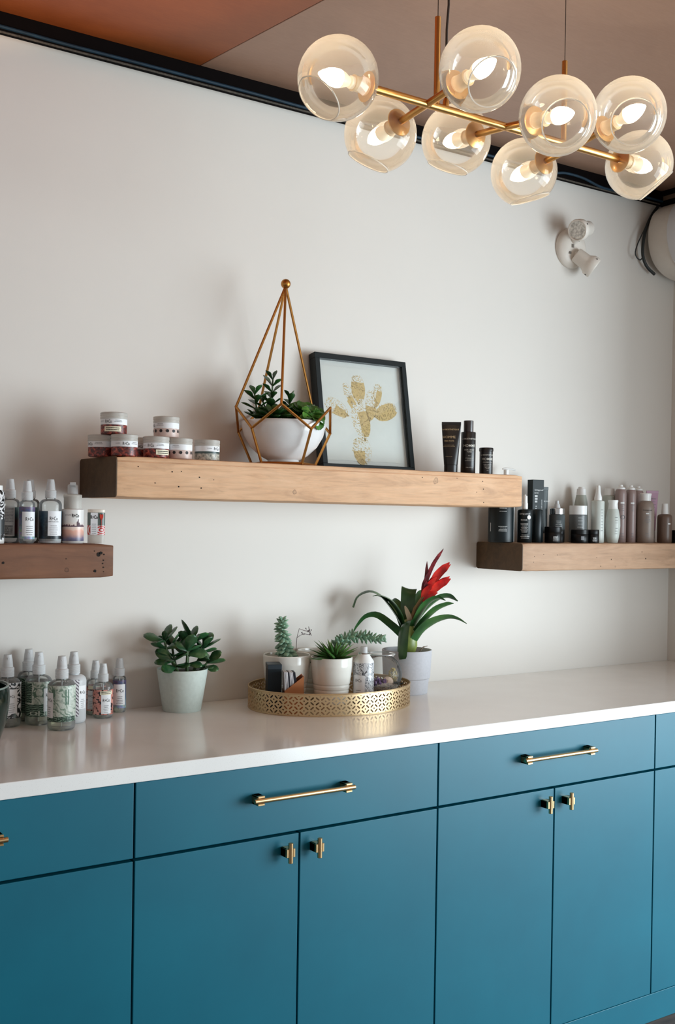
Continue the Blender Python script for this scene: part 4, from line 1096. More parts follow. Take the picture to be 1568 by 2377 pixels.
t = lowjar('low jar with a black lid cut off by the right edge of the frame', 2.278, -.15, .0235, .045, 'curl')
t, b = rbot('pump_bottle', 'white pump bottle behind the long shelf end, only its spout showing', 'bottle', 1.545, -.045, .030, straight(.19, .015, .45), M_white)
cyl(t, 'pump_collar', .013, .012, .19, .212, M_white); cyl(t, 'pump_stem', .0085, .008, .212, .236, M_white)
MB().tube([(-.012, 0, .238), (.0, 0, .2395), (.02, 0, .2385), (.033, 0, .2355)], [.0036, .0042, .0034, .0026], 10).build('spout', M_white, t).rotation_euler = (0, 0, rad(25))
# ------------------------------------------------------------------ jade plant in a grey pot
M_pot = plain('pale_grey_clay', (190, 200, 193), .75, var=.05, scale=120, bump=.12)
jp = thing('jade_plant', 'jade plant with round fleshy leaves in a plain tapered grey pot', 'plant', (.368, -.084, CT), 0)
MB().lathe([(0, 0), (.049, 0), (.0505, .0015), (.0675, .109), (.0670, .1105), (.0635, .1105), (.0625, .108), (.060, .095), (0, .095)], 44).build('pot', M_pot, jp, smooth=40)
MB().lathe([(0, .099), (.03, .100), (.0615, .0985)], 30, close=False).build('soil', M_soil, jp)
M_jade = green('jade_green', (24, 54, 34), (38, 76, 44), (92, 124, 72), .28)
JL = leaf_mesh('leaf', .048, .0305, .0055, .15, mat=M_jade, cup=.1, shape=lambda s: (.22 + 1.25 * s) if s < .5 else max(.05, (1 - ((s - .55) / .47) ** 2)) ** .5)
q = random.Random(21)
def twig(pts, r0, r1, leaves):
    n = len(pts)
    MB().tube(pts, [r0 + (r1 - r0) * i / (n - 1) for i in range(n)], 7).build('stem', M_stem, jp)
    for (i, az, el, s) in leaves:
        inst('leaf', JL, jp, leaf_at(pts[i], az, el, s * 1.05, q.uniform(-.9, .9)))
R_, L_ = pi / 2, -pi / 2        # azimuth: 0 front, +90 right, -90 left
# left tall twig
twig([(-.02, -.005, .098), (-.035, -.008, .135), (-.052, -.01, .165), (-.058, -.012, .185)], .0045, .0028,
     [(3, L_ - .2, .35, 1.15), (3, L_ + .6, .1, .8), (3, R_ - .5, .95, 1.0), (3, R_ + .3, 1.2, .95), (3, L_ + 1.2, 1.3, .6), (2, L_ - .1, .45, .9), (2, R_, .3, .8), (1, L_ + .2, .5, 1.1), (1, R_ - .4, .5, .9)])
# left low twig
twig([(-.02, -.02, .098), (-.034, -.03, .12), (-.045, -.036, .136)], .0042, .003,
     [(2, L_, .0, 1.0), (2, L_ - .5, .6, 1.05), (2, L_ + .9, .2, .8), (2, R_ - .6, .6, .85), (1, L_ + .4, -.05, 1.0), (1, R_ - .9, .2, .8)])
# front centre twig
twig([(0, -.03, .098), (-.004, -.034, .125), (-.004, -.036, .150), (-.004, -.036, .160)], .0045, .003,
     [(3, .2, 1.1, 1.05), (3, R_, .35, .8), (3, L_, .6, .85), (2, R_ - .3, .12, 1.05), (2, L_ + .1, .1, .85), (1, R_ - .6, .0, .8), (1, L_ + .4, .1, .8), (2, pi, .9, 1.0)])
# centre back twig with the big upright leaf
twig([(.012, .0, .098), (.016, .002, .14), (.024, .004, .172), (.028, .004, .178)], .0048, .003,
     [(3, L_ + .2, 1.15, 1.35), (3, R_ + .2, 1.25, .9), (3, R_ - .3, .5, 1.0), (2, L_ - .1, .9, .95), (2, R_ + .5, .55, .9), (1, L_ - .3, .8, 1.1), (1, R_ + .2, .6, 1.0), (2, pi, .8, 1.0), (2, .2, .7, .9)])
# right twigs
twig([(.025, -.012, .098), (.038, -.016, .13), (.048, -.018, .152), (.052, -.018, .162)], .0045, .003,
     [(3, R_ - .2, .55, 1.05), (3, R_ + .5, .9, 1.05), (3, L_, .8, .85), (3, .3, .9, .9), (2, R_, .2, .85), (2, L_ + .4, .4, .8), (1, R_ + .3, .15, 1.0), (1, .2, .3, .9), (2, pi, .9, .9)])
twig([(.035, -.02, .098), (.05, -.026, .114), (.058, -.028, .124)], .004, .0028,
     [(2, R_, .12, 1.05), (2, R_ - .5, .75, .95), (1, R_ - .8, -.1, .8), (1, L_ + .7, .2, .8), (2, pi - .3, .7, .9), (1, .1, .1, .8)])
twig([(-.005, .022, .098), (-.012, .03, .14), (-.015, .033, .165)], .004, .003, [(2, L_, .7, 1.0), (2, R_, .7, 1.0), (2, pi, .8, .9), (1, L_, .3, 1.0), (1, R_, .3, 1.0), (2, 0, .9, 1.0)])

# ------------------------------------------------------------------ pierced gold tray
TRX, TRY, TA, TB, TH = .764, -.197, .237, .187, .058
M_tray = brass_mat('pale_gold_tray', (198, 172, 134), .42)
tr = thing('oval_tray', 'oval gold tray with a pierced lattice rim, holding the white pots', 'tray', (TRX, TRY, CT))
NE = 720; arc = [0.0]; ep = []
for i in range(NE + 1):
    a = 2 * pi * i / NE; ep.append((TA * sin(a), -TB * cos(a)))
    if i: arc.append(arc[-1] + sqrt((ep[i][0] - ep[i - 1][0]) ** 2 + (ep[i][1] - ep[i - 1][1]) ** 2))
PER = arc[-1]
import bisect
def ell(s, off=0.0):
    s %= PER; i = min(NE - 1, max(0, bisect.bisect(arc, s) - 1)); f = (s - arc[i]) / (arc[i + 1] - arc[i])
    x = ep[i][0] + (ep[i + 1][0] - ep[i][0]) * f; y = ep[i][1] + (ep[i + 1][1] - ep[i][1]) * f
    n = Vector((x / TA ** 2, y / TB ** 2, 0)).normalized(); return Vector((x, y, 0)) + n * off
NC = 48; pc = PER / NC; ph = .0248        # lattice period along and up
zlo, zhi = .0035, .0535
def cell_poly(flip):
    """half-period cell: two corners cut for the little diamonds, a slanted slot in its middle"""
    d = .20; o = [(d, 0), (1, 0), (1, 1 - d), (1 - d, 1), (0, 1), (0, d)]
    w, l = .145, .42; c = []
    for (u, v) in ((-l, -w * .45), (-l * .8, -w), (l * .8, -w), (l, -w * .45), (l, w * .45), (l * .8, w), (-l * .8, w), (-l, w * .45)):
        c.append((.5 + (u + v) * .7071, .5 + (-u + v) * .7071))
    if flip: o = [(1 - x, y) for x, y in o]; c = [(1 - x, y) for x, y in c]
    bm = bmesh.new()
    vo = [bm.verts.new((x, y, 0)) for x, y in o]; vc = [bm.verts.new((x, y, 0)) for x, y in c]
    es = [bm.edges.new((vo[i], vo[(i + 1) % 6])) for i in range(6)] + [bm.edges.new((vc[i], vc[(i + 1) % 8])) for i in range(8)]
    r = bmesh.ops.triangle_fill(bm, edges=es, use_beauty=True)
    bm.verts.index_update()
    V = [(v.co.x, v.co.y) for v in bm.verts]; F = [[v.index for v in f.verts] for f in bm.faces]
    bm.free(); return V, F
CP = [cell_poly(False), cell_poly(True)]
mb = MB(); cw_, chh = pc / 2, ph / 2
for j in range(4):
    for i in range(NC * 2):
        V, F = CP[(i + j) % 2]
        pts = []
        for (u, v) in V:
            p = ell((i + u) * cw_); pts.append((p.x, p.y, zlo + (j + v) * chh))
        mb.add(pts, F)
for (z0, z1) in ((0.0, zlo), (zlo + 4 * chh, TH)):
    n = NC * 4; vs = []
    for i in range(n):
        p = ell(PER * i / n); vs += [(p.x, p.y, z0), (p.x, p.y, z1)]
    mb.add(vs, [(2 * i, 2 * ((i + 1) % n), 2 * ((i + 1) % n) + 1, 2 * i + 1) for i in range(n)])
ring = mb.build('pierced_rim', M_tray, tr, smooth=0)
bm = bmesh.new(); bm.from_mesh(ring.data); bmesh.ops.remove_doubles(bm, verts=bm.verts, dist=1e-5)
bmesh.ops.recalc_face_normals(bm, faces=bm.faces); bm.to_mesh(ring.data); bm.free()
sm = ring.modifiers.new('sheet', 'SOLIDIFY'); sm.thickness = .0012; sm.offset = 0
def hoop(name, z, r):
    b = MB(); n = 120; vs, fs = [], []
    for i in range(n):
        p = ell(PER * i / n); nn = Vector((p.x / TA ** 2, p.y / TB ** 2, 0)).normalized()
        for k in range(8):
            a = 2 * pi * k / 8; vs.append((p.x + nn.x * r * cos(a), p.y + nn.y * r * cos(a), z + r * sin(a)))
    for i in range(n):
        for k in range(8): fs.append((i * 8 + k, i * 8 + (k + 1) % 8, ((i + 1) % n) * 8 + (k + 1) % 8, ((i + 1) % n) * 8 + k))
    return b.add(vs, fs).build(name, M_tray, tr, smooth=80)
hoop('rolled_edge', TH, .0019); hoop('foot_bead', .0015, .0015)
n = 96; vs = [ell(PER * i / n, -.0005) for i in range(n)]
MB().prism([(v.x, v.y) for v in vs], .0012, .0035, 'z').build('tray_floor', M_tray, tr, smooth=0)
TZ = CT + .0036

# ---- white pots in the tray
M_wpot = plain('cream_white_glaze', (224, 222, 214), .16, var=.015)
def white_pot(t, r, h, x=0, y=0):
    rb = r * .74
    R = lambda z: rb + (r - rb) * min(1, z / (h * .82)) ** .8
    prof = [(0, 0), (rb * .94, 0), (rb, .003)]
    n = 76
    for i in range(1, n):
        z = .003 + (h - .006) * i / n; g = 0
        if z < h * .5: g = -.0024 * max(0, cos(2 * pi * z / (h * .105))) ** 3
        prof.append((R(z) + g, z))
    prof += [(r, h - .002), (r - .0012, h), (r - .0035, h - .001), (r - .0042, h - .006), (r * .9, h * .80), (0, h * .80)]
    MB().lathe(prof, 48).build('pot', M_wpot, t, smooth=45)
    MB().lathe([(0, h * .83), (r * .6, h * .835), (r * .905, h * .825)], 30, close=False).build('soil', M_soil, t)
M_bur = green('burro_tail_green', (112, 148, 126), (146, 178, 152), (184, 204, 180), .6)
BL_ = leaf_mesh('leaf', .0185, .0102, .0044, .22, n=6, cup=.05, mat=M_bur, shape=lambda s: (.45 + .9 * s) if s < .62 else max(.05, 1 - ((s - .62) / .38) ** 2.2))
def burro(t, pts, n, s0, s1, seed, droop=.0):
    """trailing sedum: overlapping bead leaves spiralling round a stem"""
    q = random.Random(seed)
    P = [Vector(p) for p in pts]
    def at(f):
        f = f * (len(P) - 1); i = min(len(P) - 2, int(f)); return P[i].lerp(P[i + 1], f - i), (P[i + 1] - P[i]).normalized()
    MB().tube(P, .0024, 7).build('stem', plain('sedum_stem', (150, 160, 130), .6), t)
    for k in range(n):
        f = .08 + .92 * k / (n - 1); p, d = at(f)
        B = d.to_track_quat('Z', 'Y').to_matrix().to_4x4()
        el = q.uniform(-.1, .3) + .75 * max(0, f - .7) / .3 + droop
        inst('leaf', BL_, t, Matrix.Translation(p) @ B @ leaf_at((0, 0, 0), k * 2.4, el, (s0 + (s1 - s0) * f) * q.uniform(.88, 1.12)))
p1 = thing('sedum_pot', 'tall white ribbed pot at the left of the tray with an upright burro tail sedum', 'plant', (.666, -.125, TZ), 0)
white_pot(p1, .0655, .132)
burro(p1, [(.004, .0, .108), (-.002, 0, .135), (-.012, 0, .165), (-.018, 0, .20), (-.018, 0, .226)], 105, 1.85, 1.0, 3, -.2)
MB().tube([(.022, 0, .108), (.028, -.002, .145), (.031, -.002, .178), (.037, -.003, .201), (.050, -.004, .196), (.062, -.006, .193), (.072, -.006, .188), (.076, -.006, .180)], [.0009] * 8, 5).build('dried_flower_stalk', plain('dried_stalk', (112, 98, 96), .8), p1)
b = MB(); q = random.Random(8)
b.tube([(.031, -.002, .176), (.040, -.003, .182), (.052, -.003, .186), (.064, -.004, .184), (.073, -.004, .182)], .0007, 5)
for (x, z) in ((.047, .185), (.053, .187), (.062, .194), (.068, .191), (.074, .186), (.070, .198), (.060, .199), (.076, .194)):
    b.tube([(x, -.004, z), (x + q.uniform(-.004, .004), -.006, z + q.uniform(-.006, .006)), (x + q.uniform(-.006, .006), -.004, z + q.uniform(-.004, .008))], [.0012, .0016, .0006], 5)
b.build('dried_flower', plain('dried_flower', (96, 82, 86), .8), p1)
inst('leaf', L2, p1, leaf_at((.012, -.03, .112), .9, .1, .9)); inst('leaf', L2, p1, leaf_at((.03, -.035, .112), 1.3, .05, .85))
p3 = thing('white_pot', 'white pot at the back of the tray, mostly hidden by the aloe pot', 'pot', (.800, -.078, TZ), 0)
white_pot(p3, .0600, .1315)
p2 = thing('succulent_pot', 'white ribbed pot at the tray front with a spiky rosette and a drooping sedum', 'plant', (.761, -.206, TZ), 0)
white_pot(p2, .0575, .1285)
M_agv = green('agave_green', (40, 78, 36), (66, 108, 50), (128, 154, 82), .35)
AL = leaf_mesh('leaf', .060, .0125, .0042, .12, n=8, cup=.3, mat=M_agv, shape=lambda s: (.6 + .8 * s) if s < .35 else max(.03, .9 * (1 - ((s - .35) / .65) ** 1.6)))
q = random.Random(12)
for (n, el, s) in ((9, .32, 1.2), (9, .5, 1.25), (9, .7, 1.2), (8, 1.0, 1.1), (6, 1.25, .95)):
    o = q.uniform(0, 6)
    for i in range(n): inst('leaf', AL, p2, leaf_at((.004, -.004, .119), o + 2 * pi * i / n, el + q.uniform(-.08, .08), s * q.uniform(.92, 1.08)))
for az in (-1.75, -1.45): inst('leaf', AL, p2, leaf_at((-.02, -.02, .126), az, .10, 1.1))
burro(p2, [(.018, .012, .112), (.030, .020, .150), (.050, .024, .172), (.085, .02, .178), (.120, .012, .176), (.150, .004, .170), (.168, .0, .170)], 96, 1.4, 1.0, 9, .3)
# ---- foil print spray can
t = thing('spray_can', 'small white topped aerosol can with a crumpled foil print, in the tray', 'can', (.8415, -.245, TZ), face(.8415, -.245))
r = .0290
MB().lathe([(0, 0), (r - .001, 0), (r, .0015), (r, .112), (r - .001, .114)], 36, close=False).build('can_body', A_foil, t)
MB().lathe([(r - .0005, .1135), (r - .001, .117), (.0155, .135), (.0148, .1365), (0, .1365)], 34).build('shoulder', M_white, t)
MB().lathe([(.0150, .136), (.0156, .1375), (.0150, .1390), (.0135, .1395)], 28).build('silver_ring', M_silver, t)
MB().lathe([(.0105, .139), (.0098, .1545), (.0085, .1565), (0, .157)], 22).build('nozzle_cap', M_cap, t)
brand_panel(t, r, rad(-64), rad(8), .010, .080, lh=.0085, la=rad(-28), lz=.86)
# ---- card holder with cards and a navy box
ch_ = thing('card_holder', 'copper card holder with one slanted open side, in the tray beside the navy box', 'holder', (.6175, -.2375, TZ), rad(-24))
M_cop = brass_mat('satin_copper', (206, 140, 98), .32)
b = MB()
th = .0016
b.box(-.026, .026, -.024, .024, 0, th)
side = [(-.026, 0), (.026, 0), (.026, .092), (-.026, .052)]
b.prism(side, -.024, -.024 + th, 'y'); b.prism(side, .024 - th, .024, 'y')
b.box(.026 - th, .026, -.024, .024, 0, .092); b.box(-.026, -.026 + th, -.024, .024, 0, .052)
b.build('holder_body', M_cop, ch_, smooth=0, bevel=.0004, bseg=1)
M_card = plain('business_card', (222, 222, 226), .5, var=.02); M_cardd = plain('dark_card', (44, 46, 58), .5)
GC = 'business cards in the copper holder'
ORD = ['first', 'second', 'third', 'fourth', 'fifth', 'sixth', 'seventh', 'eighth', 'ninth']
for i in range(9):
    x = -.020 + .0044 * i; dk_ = i in (3, 7, 8)
    w = Matrix.Translation((.6175, -.2375, TZ + .0022)) @ Matrix.Rotation(rad(-24), 4, 'Z') @ Matrix.Translation((x, 0, 0)) @ Matrix.Rotation(rad(-3 - i * .6), 4, 'Y')
    c = MB().box(-.0011, .0011, -.0215, .0215, 0, .1).build('business_card', M_cardd if dk_ else M_card, None, smooth=0)
    c.matrix_world = w
    tag(c, f"{'dark' if dk_ else 'pale'} business card in the copper holder, {ORD[i]} from the navy box", 'card', GC)
t = thing('card_box', 'navy blue card box standing upright at the left end of the tray', 'box', (.587, -.190, TZ), rad(-24))
MB().box(-.020, .017, -.028, .028, 0, .118).build('box_body', plain('navy_card', (9, 24, 32), .55, var=.12, spec=.3), t, smooth=0, bevel=.001, bseg=1)
MB().box(-.0205, .0175, -.0285, .0285, .106, .1195).build('lid', plain('navy_lid', (28, 42, 52), .5, var=.12), t, smooth=0, bevel=.001, bseg=1)
# ---- glass bowl terrarium
gt = thing('glass_terrarium', 'round clear glass bowl with sand, purple crystals and moss, at the right of the tray', 'terrarium', (.930, -.205, TZ), 0)
gr = .061; gc = .068
M_gl = clear('bowl_glass', (252, 253, 252), .01, .05, 1.2)
prof = [(0, .004)]
for j in range(3, 30):
    th_ = pi - pi * j / 36
    prof.append((gr * sin(th_), max(.0035, gc + gr * cos(th_))))
prof = [p for p in prof if p[1] < gc + .051]
prof += [(.0385, .1215), (.0390, .1250), (.0400, .1275)]
MB().lathe(prof, 48, close=False).build('glass_bowl', M_gl, gt, smooth=70)
MB().lathe([(.0392, .1258), (.0402, .1288), (.0414, .1280), (.0406, .1253)], 44, close=False).build('glass_lip', clear('lip_glass', (226, 234, 234), .03, .2, 1.6), gt, smooth=80)
def sand_mat():
    t = NT('speckled_sand'); v = t.coord('Object'); n = t.noise(v, 260, 4, .75)
    t.set(Base_Color=t.ramp(n, [(.38, srgb((58, 60, 66))), (.46, srgb((176, 172, 170))), (.62, srgb((224, 214, 206)))]), Roughness=.9); t.bump(n, .5, .002); return t.m
rs = lambda z: sqrt(max(0, gr ** 2 - (z - gc) ** 2)) - .0025
MB().lathe([(0, .0065), (rs(.012), .012), (rs(.022), .022), (rs(.032), .032), (rs(.040), .040), (.03, .047), (0, .050)], 36).build('sand', sand_mat(), gt, smooth=50)
def amethyst():
    t = NT('amethyst'); v = t.coord('Object'); n = t.noise(v, 120, 3)
    t.set(Base_Color=t.ramp(n, [(.35, srgb((44, 26, 60))), (.55, srgb((104, 72, 124))), (.75, srgb((196, 172, 204)))]), Roughness=.12); return t.m
M_am = amethyst(); q = random.Random(17)
for i in range(26):
    c = Vector((q.uniform(-.052, -.002), q.uniform(-.028, .012), .044))
    d = Vector((q.uniform(-.8, .8), q.uniform(-.8, .4), 1)).normalized(); r_ = q.uniform(.0035, .006); h = q.uniform(.012, .026)
    if c.x < -.035: h *= .7
    MB().lathe([(r_, 0), (r_ * 1.05, h * .6), (0, h)], 6, axis_mat(c, d)).build('crystal', M_am, gt, smooth=0)
MB().lathe([(0, 0), (.012, .001), (.016, .008), (.011, .015), (0, .018)], 9, Matrix.Translation((.016, -.012, .044)) @ Matrix.Rotation(.4, 4, 'X')).build('pale_stone', plain('pale_stone', (214, 190, 172), .8, var=.1), gt, smooth=20)
mo = MB(); q = random.Random(6)
for i in range(150):
    c = Vector((.041, -.004, .064)); d = Vector((q.gauss(0, 1), q.gauss(0, 1), q.gauss(0, 1))).normalized()
    if d.x > .4: d.x = .4
    p = c + Vector((d.x * .010, d.y * .014, d.z * .019))
    mo.lathe([(.0016, -.002), (.002, 0), (.0, .003)], 5, axis_mat(p, d))
m = mo.build('dried_moss', plain('dried_moss', (176, 158, 98), .95, var=.3, scale=200), gt, smooth=0); m['kind'] = 'stuff'
fr_ = MB()
for i in range(60):
    c = Vector((.034 + q.uniform(-.014, .016), -.02 + q.uniform(-.012, .012), .040)); d = Vector((q.uniform(-1, 1), q.uniform(-1, .4), q.uniform(.1, 1))).normalized()
    fr_.tube([c, c + d * .007, c + d * .012 + Vector((0, 0, -.002))], [.0012, .001, .0004], 4)
m = fr_.build('dried_sprigs', plain('dark_sprigs', (62, 66, 62), .9, var=.3, scale=100), gt, smooth=0); m['kind'] = 'stuff'

# ------------------------------------------------------------------ bromeliad
br = thing('bromeliad', 'bromeliad with a red flower spike and arching strap leaves in a grey pot', 'plant', (1.077, -.135, CT), 0)
M_gpot = plain('cool_grey_clay', (178, 178, 183), .7, var=.04, scale=150, bump=.1)
MB().lathe([(0, 0), (.0610, 0), (.0625, .002), (.0665, .0435), (.0680, .0445), (.0700, .047), (.0742, .126), (.0736, .128), (.0705, .128), (.069, .12), (.066, .105), (0, .105)], 48).build('pot', M_gpot, br, smooth=30)
MB().lathe([(0, .111), (.04, .113), (.0685, .110)], 30, close=False).build('soil', M_soil, br)
def spline(pts, n):
    P = [Vector(p) for p in pts]; P = [P[0] * 2 - P[1]] + P + [P[-1] * 2 - P[-2]]; out = []
    for i in range(n + 1):
        f = i / n * (len(P) - 3); k = min(len(P) - 4, int(f)); u = f - k
        a, b, c, d = P[k:k + 4]
        out.append(.5 * ((2 * b) + (c - a) * u + (2 * a - 5 * b + 4 * c - d) * u * u + (3 * b - a - 3 * c + d) * u ** 3))
    return out
def strap(name, parent, mat, pts, wid, n=18, fold=.22, side=None, th=.0009):
    """strap leaf along a path; wid = list of (fraction, width)"""
    P = spline(pts, n); vs, fs = [], []
    u = Vector(side) if side else (fy * .5 + Vector((0, 0, .87)))
    for i, p in enumerate(P):
        t = (P[min(n, i + 1)] - P[max(0, i - 1)]).normalized()
        u = (u - t * u.dot(t)).normalized(); nn = u.cross(t)
        f = i / n; w = wid[-1][1]
        for (fa, wa), (fb, wb) in zip(wid, wid[1:]):
            if fa <= f <= fb: w = wa + (wb - wa) * (f - fa) / (fb - fa)
        for (a, lift, s) in ((-1, fold, 1), (-.5, fold * .28, 1), (0, 0, 1), (.5, fold * .28, 1), (1, fold, 1), (.5, fold * .28, -1), (0, 0, -1), (-.5, fold * .28, -1)):
            vs.append(p + u * (a * w / 2) + nn * (lift * w / 2 + (th if s > 0 else -th) * (0 if abs(a) == 1 else 1)))
    for i in range(n):
        for k in range(8): fs.append((i * 8 + k, i * 8 + (k + 1) % 8, (i + 1) * 8 + (k + 1) % 8, (i + 1) * 8 + k))
    fs.append(list(range(8))[::-1]); fs.append([n * 8 + k for k in range(8)])
    return MB().add(vs, fs).build(name, mat, parent, smooth=75)
M_brl = green('bromeliad_green', (28, 66, 34), (44, 88, 44), (74, 116, 58), .3, 14)
M_brb = green('bulb_green', (96, 112, 52), (122, 136, 64), (146, 154, 84), .4, 18)
Wd = [(0, .030), (.3, .034), (.7, .031), (.9, .018), (1, .003)]
ex = Vector((cos(yaw), sin(yaw), 0))   # to the right as the plant was arranged
fy = Vector((sin(yaw), -cos(yaw), 0))  # towards the viewer
def V(a, b, z): return ex * a + fy * b + Vector((0, 0, z))
c0 = (-.012, .0, .125)
# swollen green base
MB().lathe([(.014, .108), (.022, .118), (.0285, .140), (.0275, .165), (.020, .195), (.012, .215), (0, .22)], 22, Matrix.Translation(V(.002, .004, 0))).build('leaf_base', M_brb, br, smooth=70)
SL = [
 ('strap leaf arching far left with its tip hanging down', [V(-.008, 0, .185), V(-.035, .004, .235), V(-.075, .01, .285), V(-.115, .016, .302), V(-.150, .02, .285), V(-.164, .022, .252)], [(0, .026), (.35, .044), (.65, .036), (.8, .022), (1, .024)], (.1, -1, 0)),
 ('long thin leaf low on the left', [V(-.015, .01, .175), V(-.05, .015, .205), V(-.09, .02, .232), V(-.125, .024, .228), V(-.150, .026, .20), V(-.164, .028, .172)], [(0, .03), (.45, .024), (.7, .016), (1, .003)], None),
 ('inner leaf left', [V(-.006, .014, .19), V(-.022, .02, .24), V(-.05, .026, .275), V(-.085, .03, .29), V(-.105, .032, .286)], [(0, .036), (.5, .046), (.8, .030), (1, .004)], (.25, -1, .2)),
 ('broad upright leaf at the back', [V(.0, -.012, .18), V(.0, -.018, .24), V(.003, -.026, .29), V(.006, -.04, .304), V(.008, -.06, .28)], [(0, .036), (.5, .044), (.8, .046), (1, .03)], (1, 0, 0)),
 ('leaf right of the middle', [V(.012, .006, .175), V(.030, .010, .22), V(.055, .014, .262), V(.085, .018, .282), V(.110, .02, .276)], [(0, .032), (.45, .042), (.8, .026), (1, .004)], None),
 ('far right upper leaf', [V(.014, -.006, .18), V(.045, -.008, .235), V(.085, -.01, .275), V(.120, -.012, .286), V(.150, -.014, .272)], [(0, .026), (.5, .030), (.8, .024), (1, .004)], None),
 ('far right middle leaf', [V(.018, .012, .17), V(.045, .018, .212), V(.080, .022, .248), V(.112, .024, .264), V(.134, .024, .268)], [(0, .026), (.5, .026), (.8, .018), (1, .003)], None),
 ('long right leaf', [V(.016, .022, .150), V(.040, .03, .188), V(.075, .036, .215), V(.115, .038, .228), V(.145, .038, .224), V(.172, .036, .210)], [(0, .030), (.35, .036), (.65, .020), (1, .002)], None),
 ('front leaf folded down over the pot edge', [V(.006, .018, .195), V(-.004, .035, .212), V(-.014, .058, .205), V(-.020, .074, .170), V(-.022, .080, .125), V(-.020, .082, .108)], [(0, .030), (.35, .044), (.7, .046), (.9, .040), (1, .030)], (1, .35, 0)),
 ('second leaf behind', [V(.0, -.014, .18), V(-.02, -.03, .235), V(-.04, -.05, .265), V(-.05, -.075, .262)], [(0, .034), (.5, .036), (1, .01)], (1, 0, 0)),
 ('second leaf behind', [V(.012, -.016, .18), V(.028, -.03, .24), V(.038, -.045, .285), V(.05, -.06, .30)], [(0, .030), (.5, .034), (1, .006)], (1, .2, 0)),
 ('inner pale leaf', [V(.004, .012, .18), V(.006, .016, .215), V(-.004, .02, .245), V(-.010, .022, .258)], [(0, .02), (.6, .013), (1, .004)], (1, 0, 0))]
for i, (_, pts, wd, sd) in enumerate(SL):
    sdv = (ex * sd[0] + fy * -sd[1] + Vector((0, 0, sd[2]))) if sd else None
    strap('leaf', br, M_brl if i < 11 else plain('dry_leaf', (156, 134, 108), .7), pts, wd, side=sdv)
M_red = green('flower_red', (150, 16, 18), (204, 26, 24), (228, 60, 44), .35, 40)
M_dred = green('dark_flower_red', (84, 18, 30), (136, 30, 44), (170, 62, 66), .45, 40)
MB().tube([V(.006, .004, .20), V(.022, .006, .25), V(.045, .008, .285)], [.006, .0055, .005], 9).build('flower_stalk', plain('flower_stalk', (138, 112, 72), .6), br)
fb = V(.043, .008, .272)
def bract(dx, dz, dy=0.0, w=.016, m=M_red, p0=(0, 0)):
    a = fb + V(p0[0], 0, p0[1]); b = fb + V(dx, dy, dz); mid = a.lerp(b, .5) + V(-.006 if dx > .02 else .003, 0, .004)
    strap('red_bract', br, m, [a, mid, b], [(0, w * .5), (.45, w), (.8, w * .8), (1, w * .12)], n=10, fold=.3, side=fy.cross(Vector((0, 0, 1))) * 1.0 if False else (b - a).cross(fy))
bract(.060, .156, 0, .012, M_dred, (.010, .05)); bract(.040, .126, .004, .013, M_dred, (.006, .03)); bract(.012, .118, 0, .011, M_dred)
bract(.078, .116, .004, .024, M_red, (.02, .035)); bract(.082, .110, -.004, .018, M_red, (.02, .03)); bract(.082, .068, .006, .026, M_red, (.012, .012)); bract(.080, .074, -.004, .02, M_red, (.012, .01))
bract(.044, .026, .008, .018, M_red); bract(.040, .072, .008, .020, M_red); bract(.010, .060, .01, .016, M_dred); bract(.022, .092, .006, .016, M_dred); bract(.028, .05, .012, .020, M_red); bract(.055, .088, .0, .02, M_red, (.01, .02))
rt = MB()
rt.tube([V(.022, .03, .112), V(.035, .034, .125), V(.046, .036, .140), V(.058, .036, .143)], [.0026, .0022, .0018, .0008], 6)
rt.tube([V(.046, .036, .140), V(.052, .034, .134)], [.0014, .0005], 5); rt.tube([V(.018, .034, .112), V(.03, .04, .118), V(.034, .044, .112)], [.003, .0025, .0015], 6)
rt.build('dry_root', plain('dry_root', (140, 126, 110), .9), br)

# ------------------------------------------------------------------ emergency light on the wall
el = thing('emergency_light', 'white twin headed emergency light on a round base, high on the wall', 'wall light', (1.866, 0, 2.378), 0)
M_off = plain('off_white_plastic', (222, 214, 204), .4, var=.02)
dn = lambda v: Vector(v).normalized()
MB().lathe([(.068, 0), (.069, .004), (.067, .012), (.058, .022), (.04, .030), (.02, .033), (0, .034)], 40, axis_mat((0, 0, 0), (0, -1, 0))).build('base_plate', M_off, el, smooth=60)
def head(c, d, back):
    A = axis_mat(c, d) @ Matrix.Diagonal((1.1, 1.1, 1.1, 1))
    h = MB().lathe([(0, -.058), (.021, -.058), (.023, -.055), (.024, -.020), (.027, -.014), (.0325, -.006), (.0335, .012), (.031, .016), (.028, .016), (.026, .010)], 30, A, close=False).build('lamp_head', M_off, el, smooth=40)
    MB().lathe([(0, .010), (.0265, .012), (.0265, .009), (0, .009)], 26, A).build('lens', plain('ribbed_lens', (190, 184, 176), .1, .6, var=.4, scale=120), h)
    s = MB()
    for k in range(3):
        a = k * 2.1 + .4; s.lathe([(.0022, 0), (.0022, .001), (0, .001)], 8, A @ Matrix.Rotation(a, 4, 'Z') @ axis_mat((.0333, 0, .004), (1, 0, 0)))
    s.build('screw', M_ink, h, smooth=0)
    MB().tube([back, Vector(c) + dn(d) * -.03], .014, 14).build('swivel_arm', M_off, el)
d1 = (CR * -.62 + CU * -.28 - fw * .72); d2 = (CR * .80 + CU * -.62 - fw * .05)
head((-.048, -.090, .040), d1, (-.008, -.020, .015)); head((.034, -.066, -.064), d2, (.0, -.020, -.02))
M_ind = plain('indicator_grey', (120, 112, 104), .4)
MB().box(-.024, -.014, -.0345, -.028, -.004, .008).build('indicator', M_ind, el, smooth=0)
MB().box(-.034, -.025, -.0325, -.024, -.026, -.018).build('indicator', M_ind, el, smooth=0)

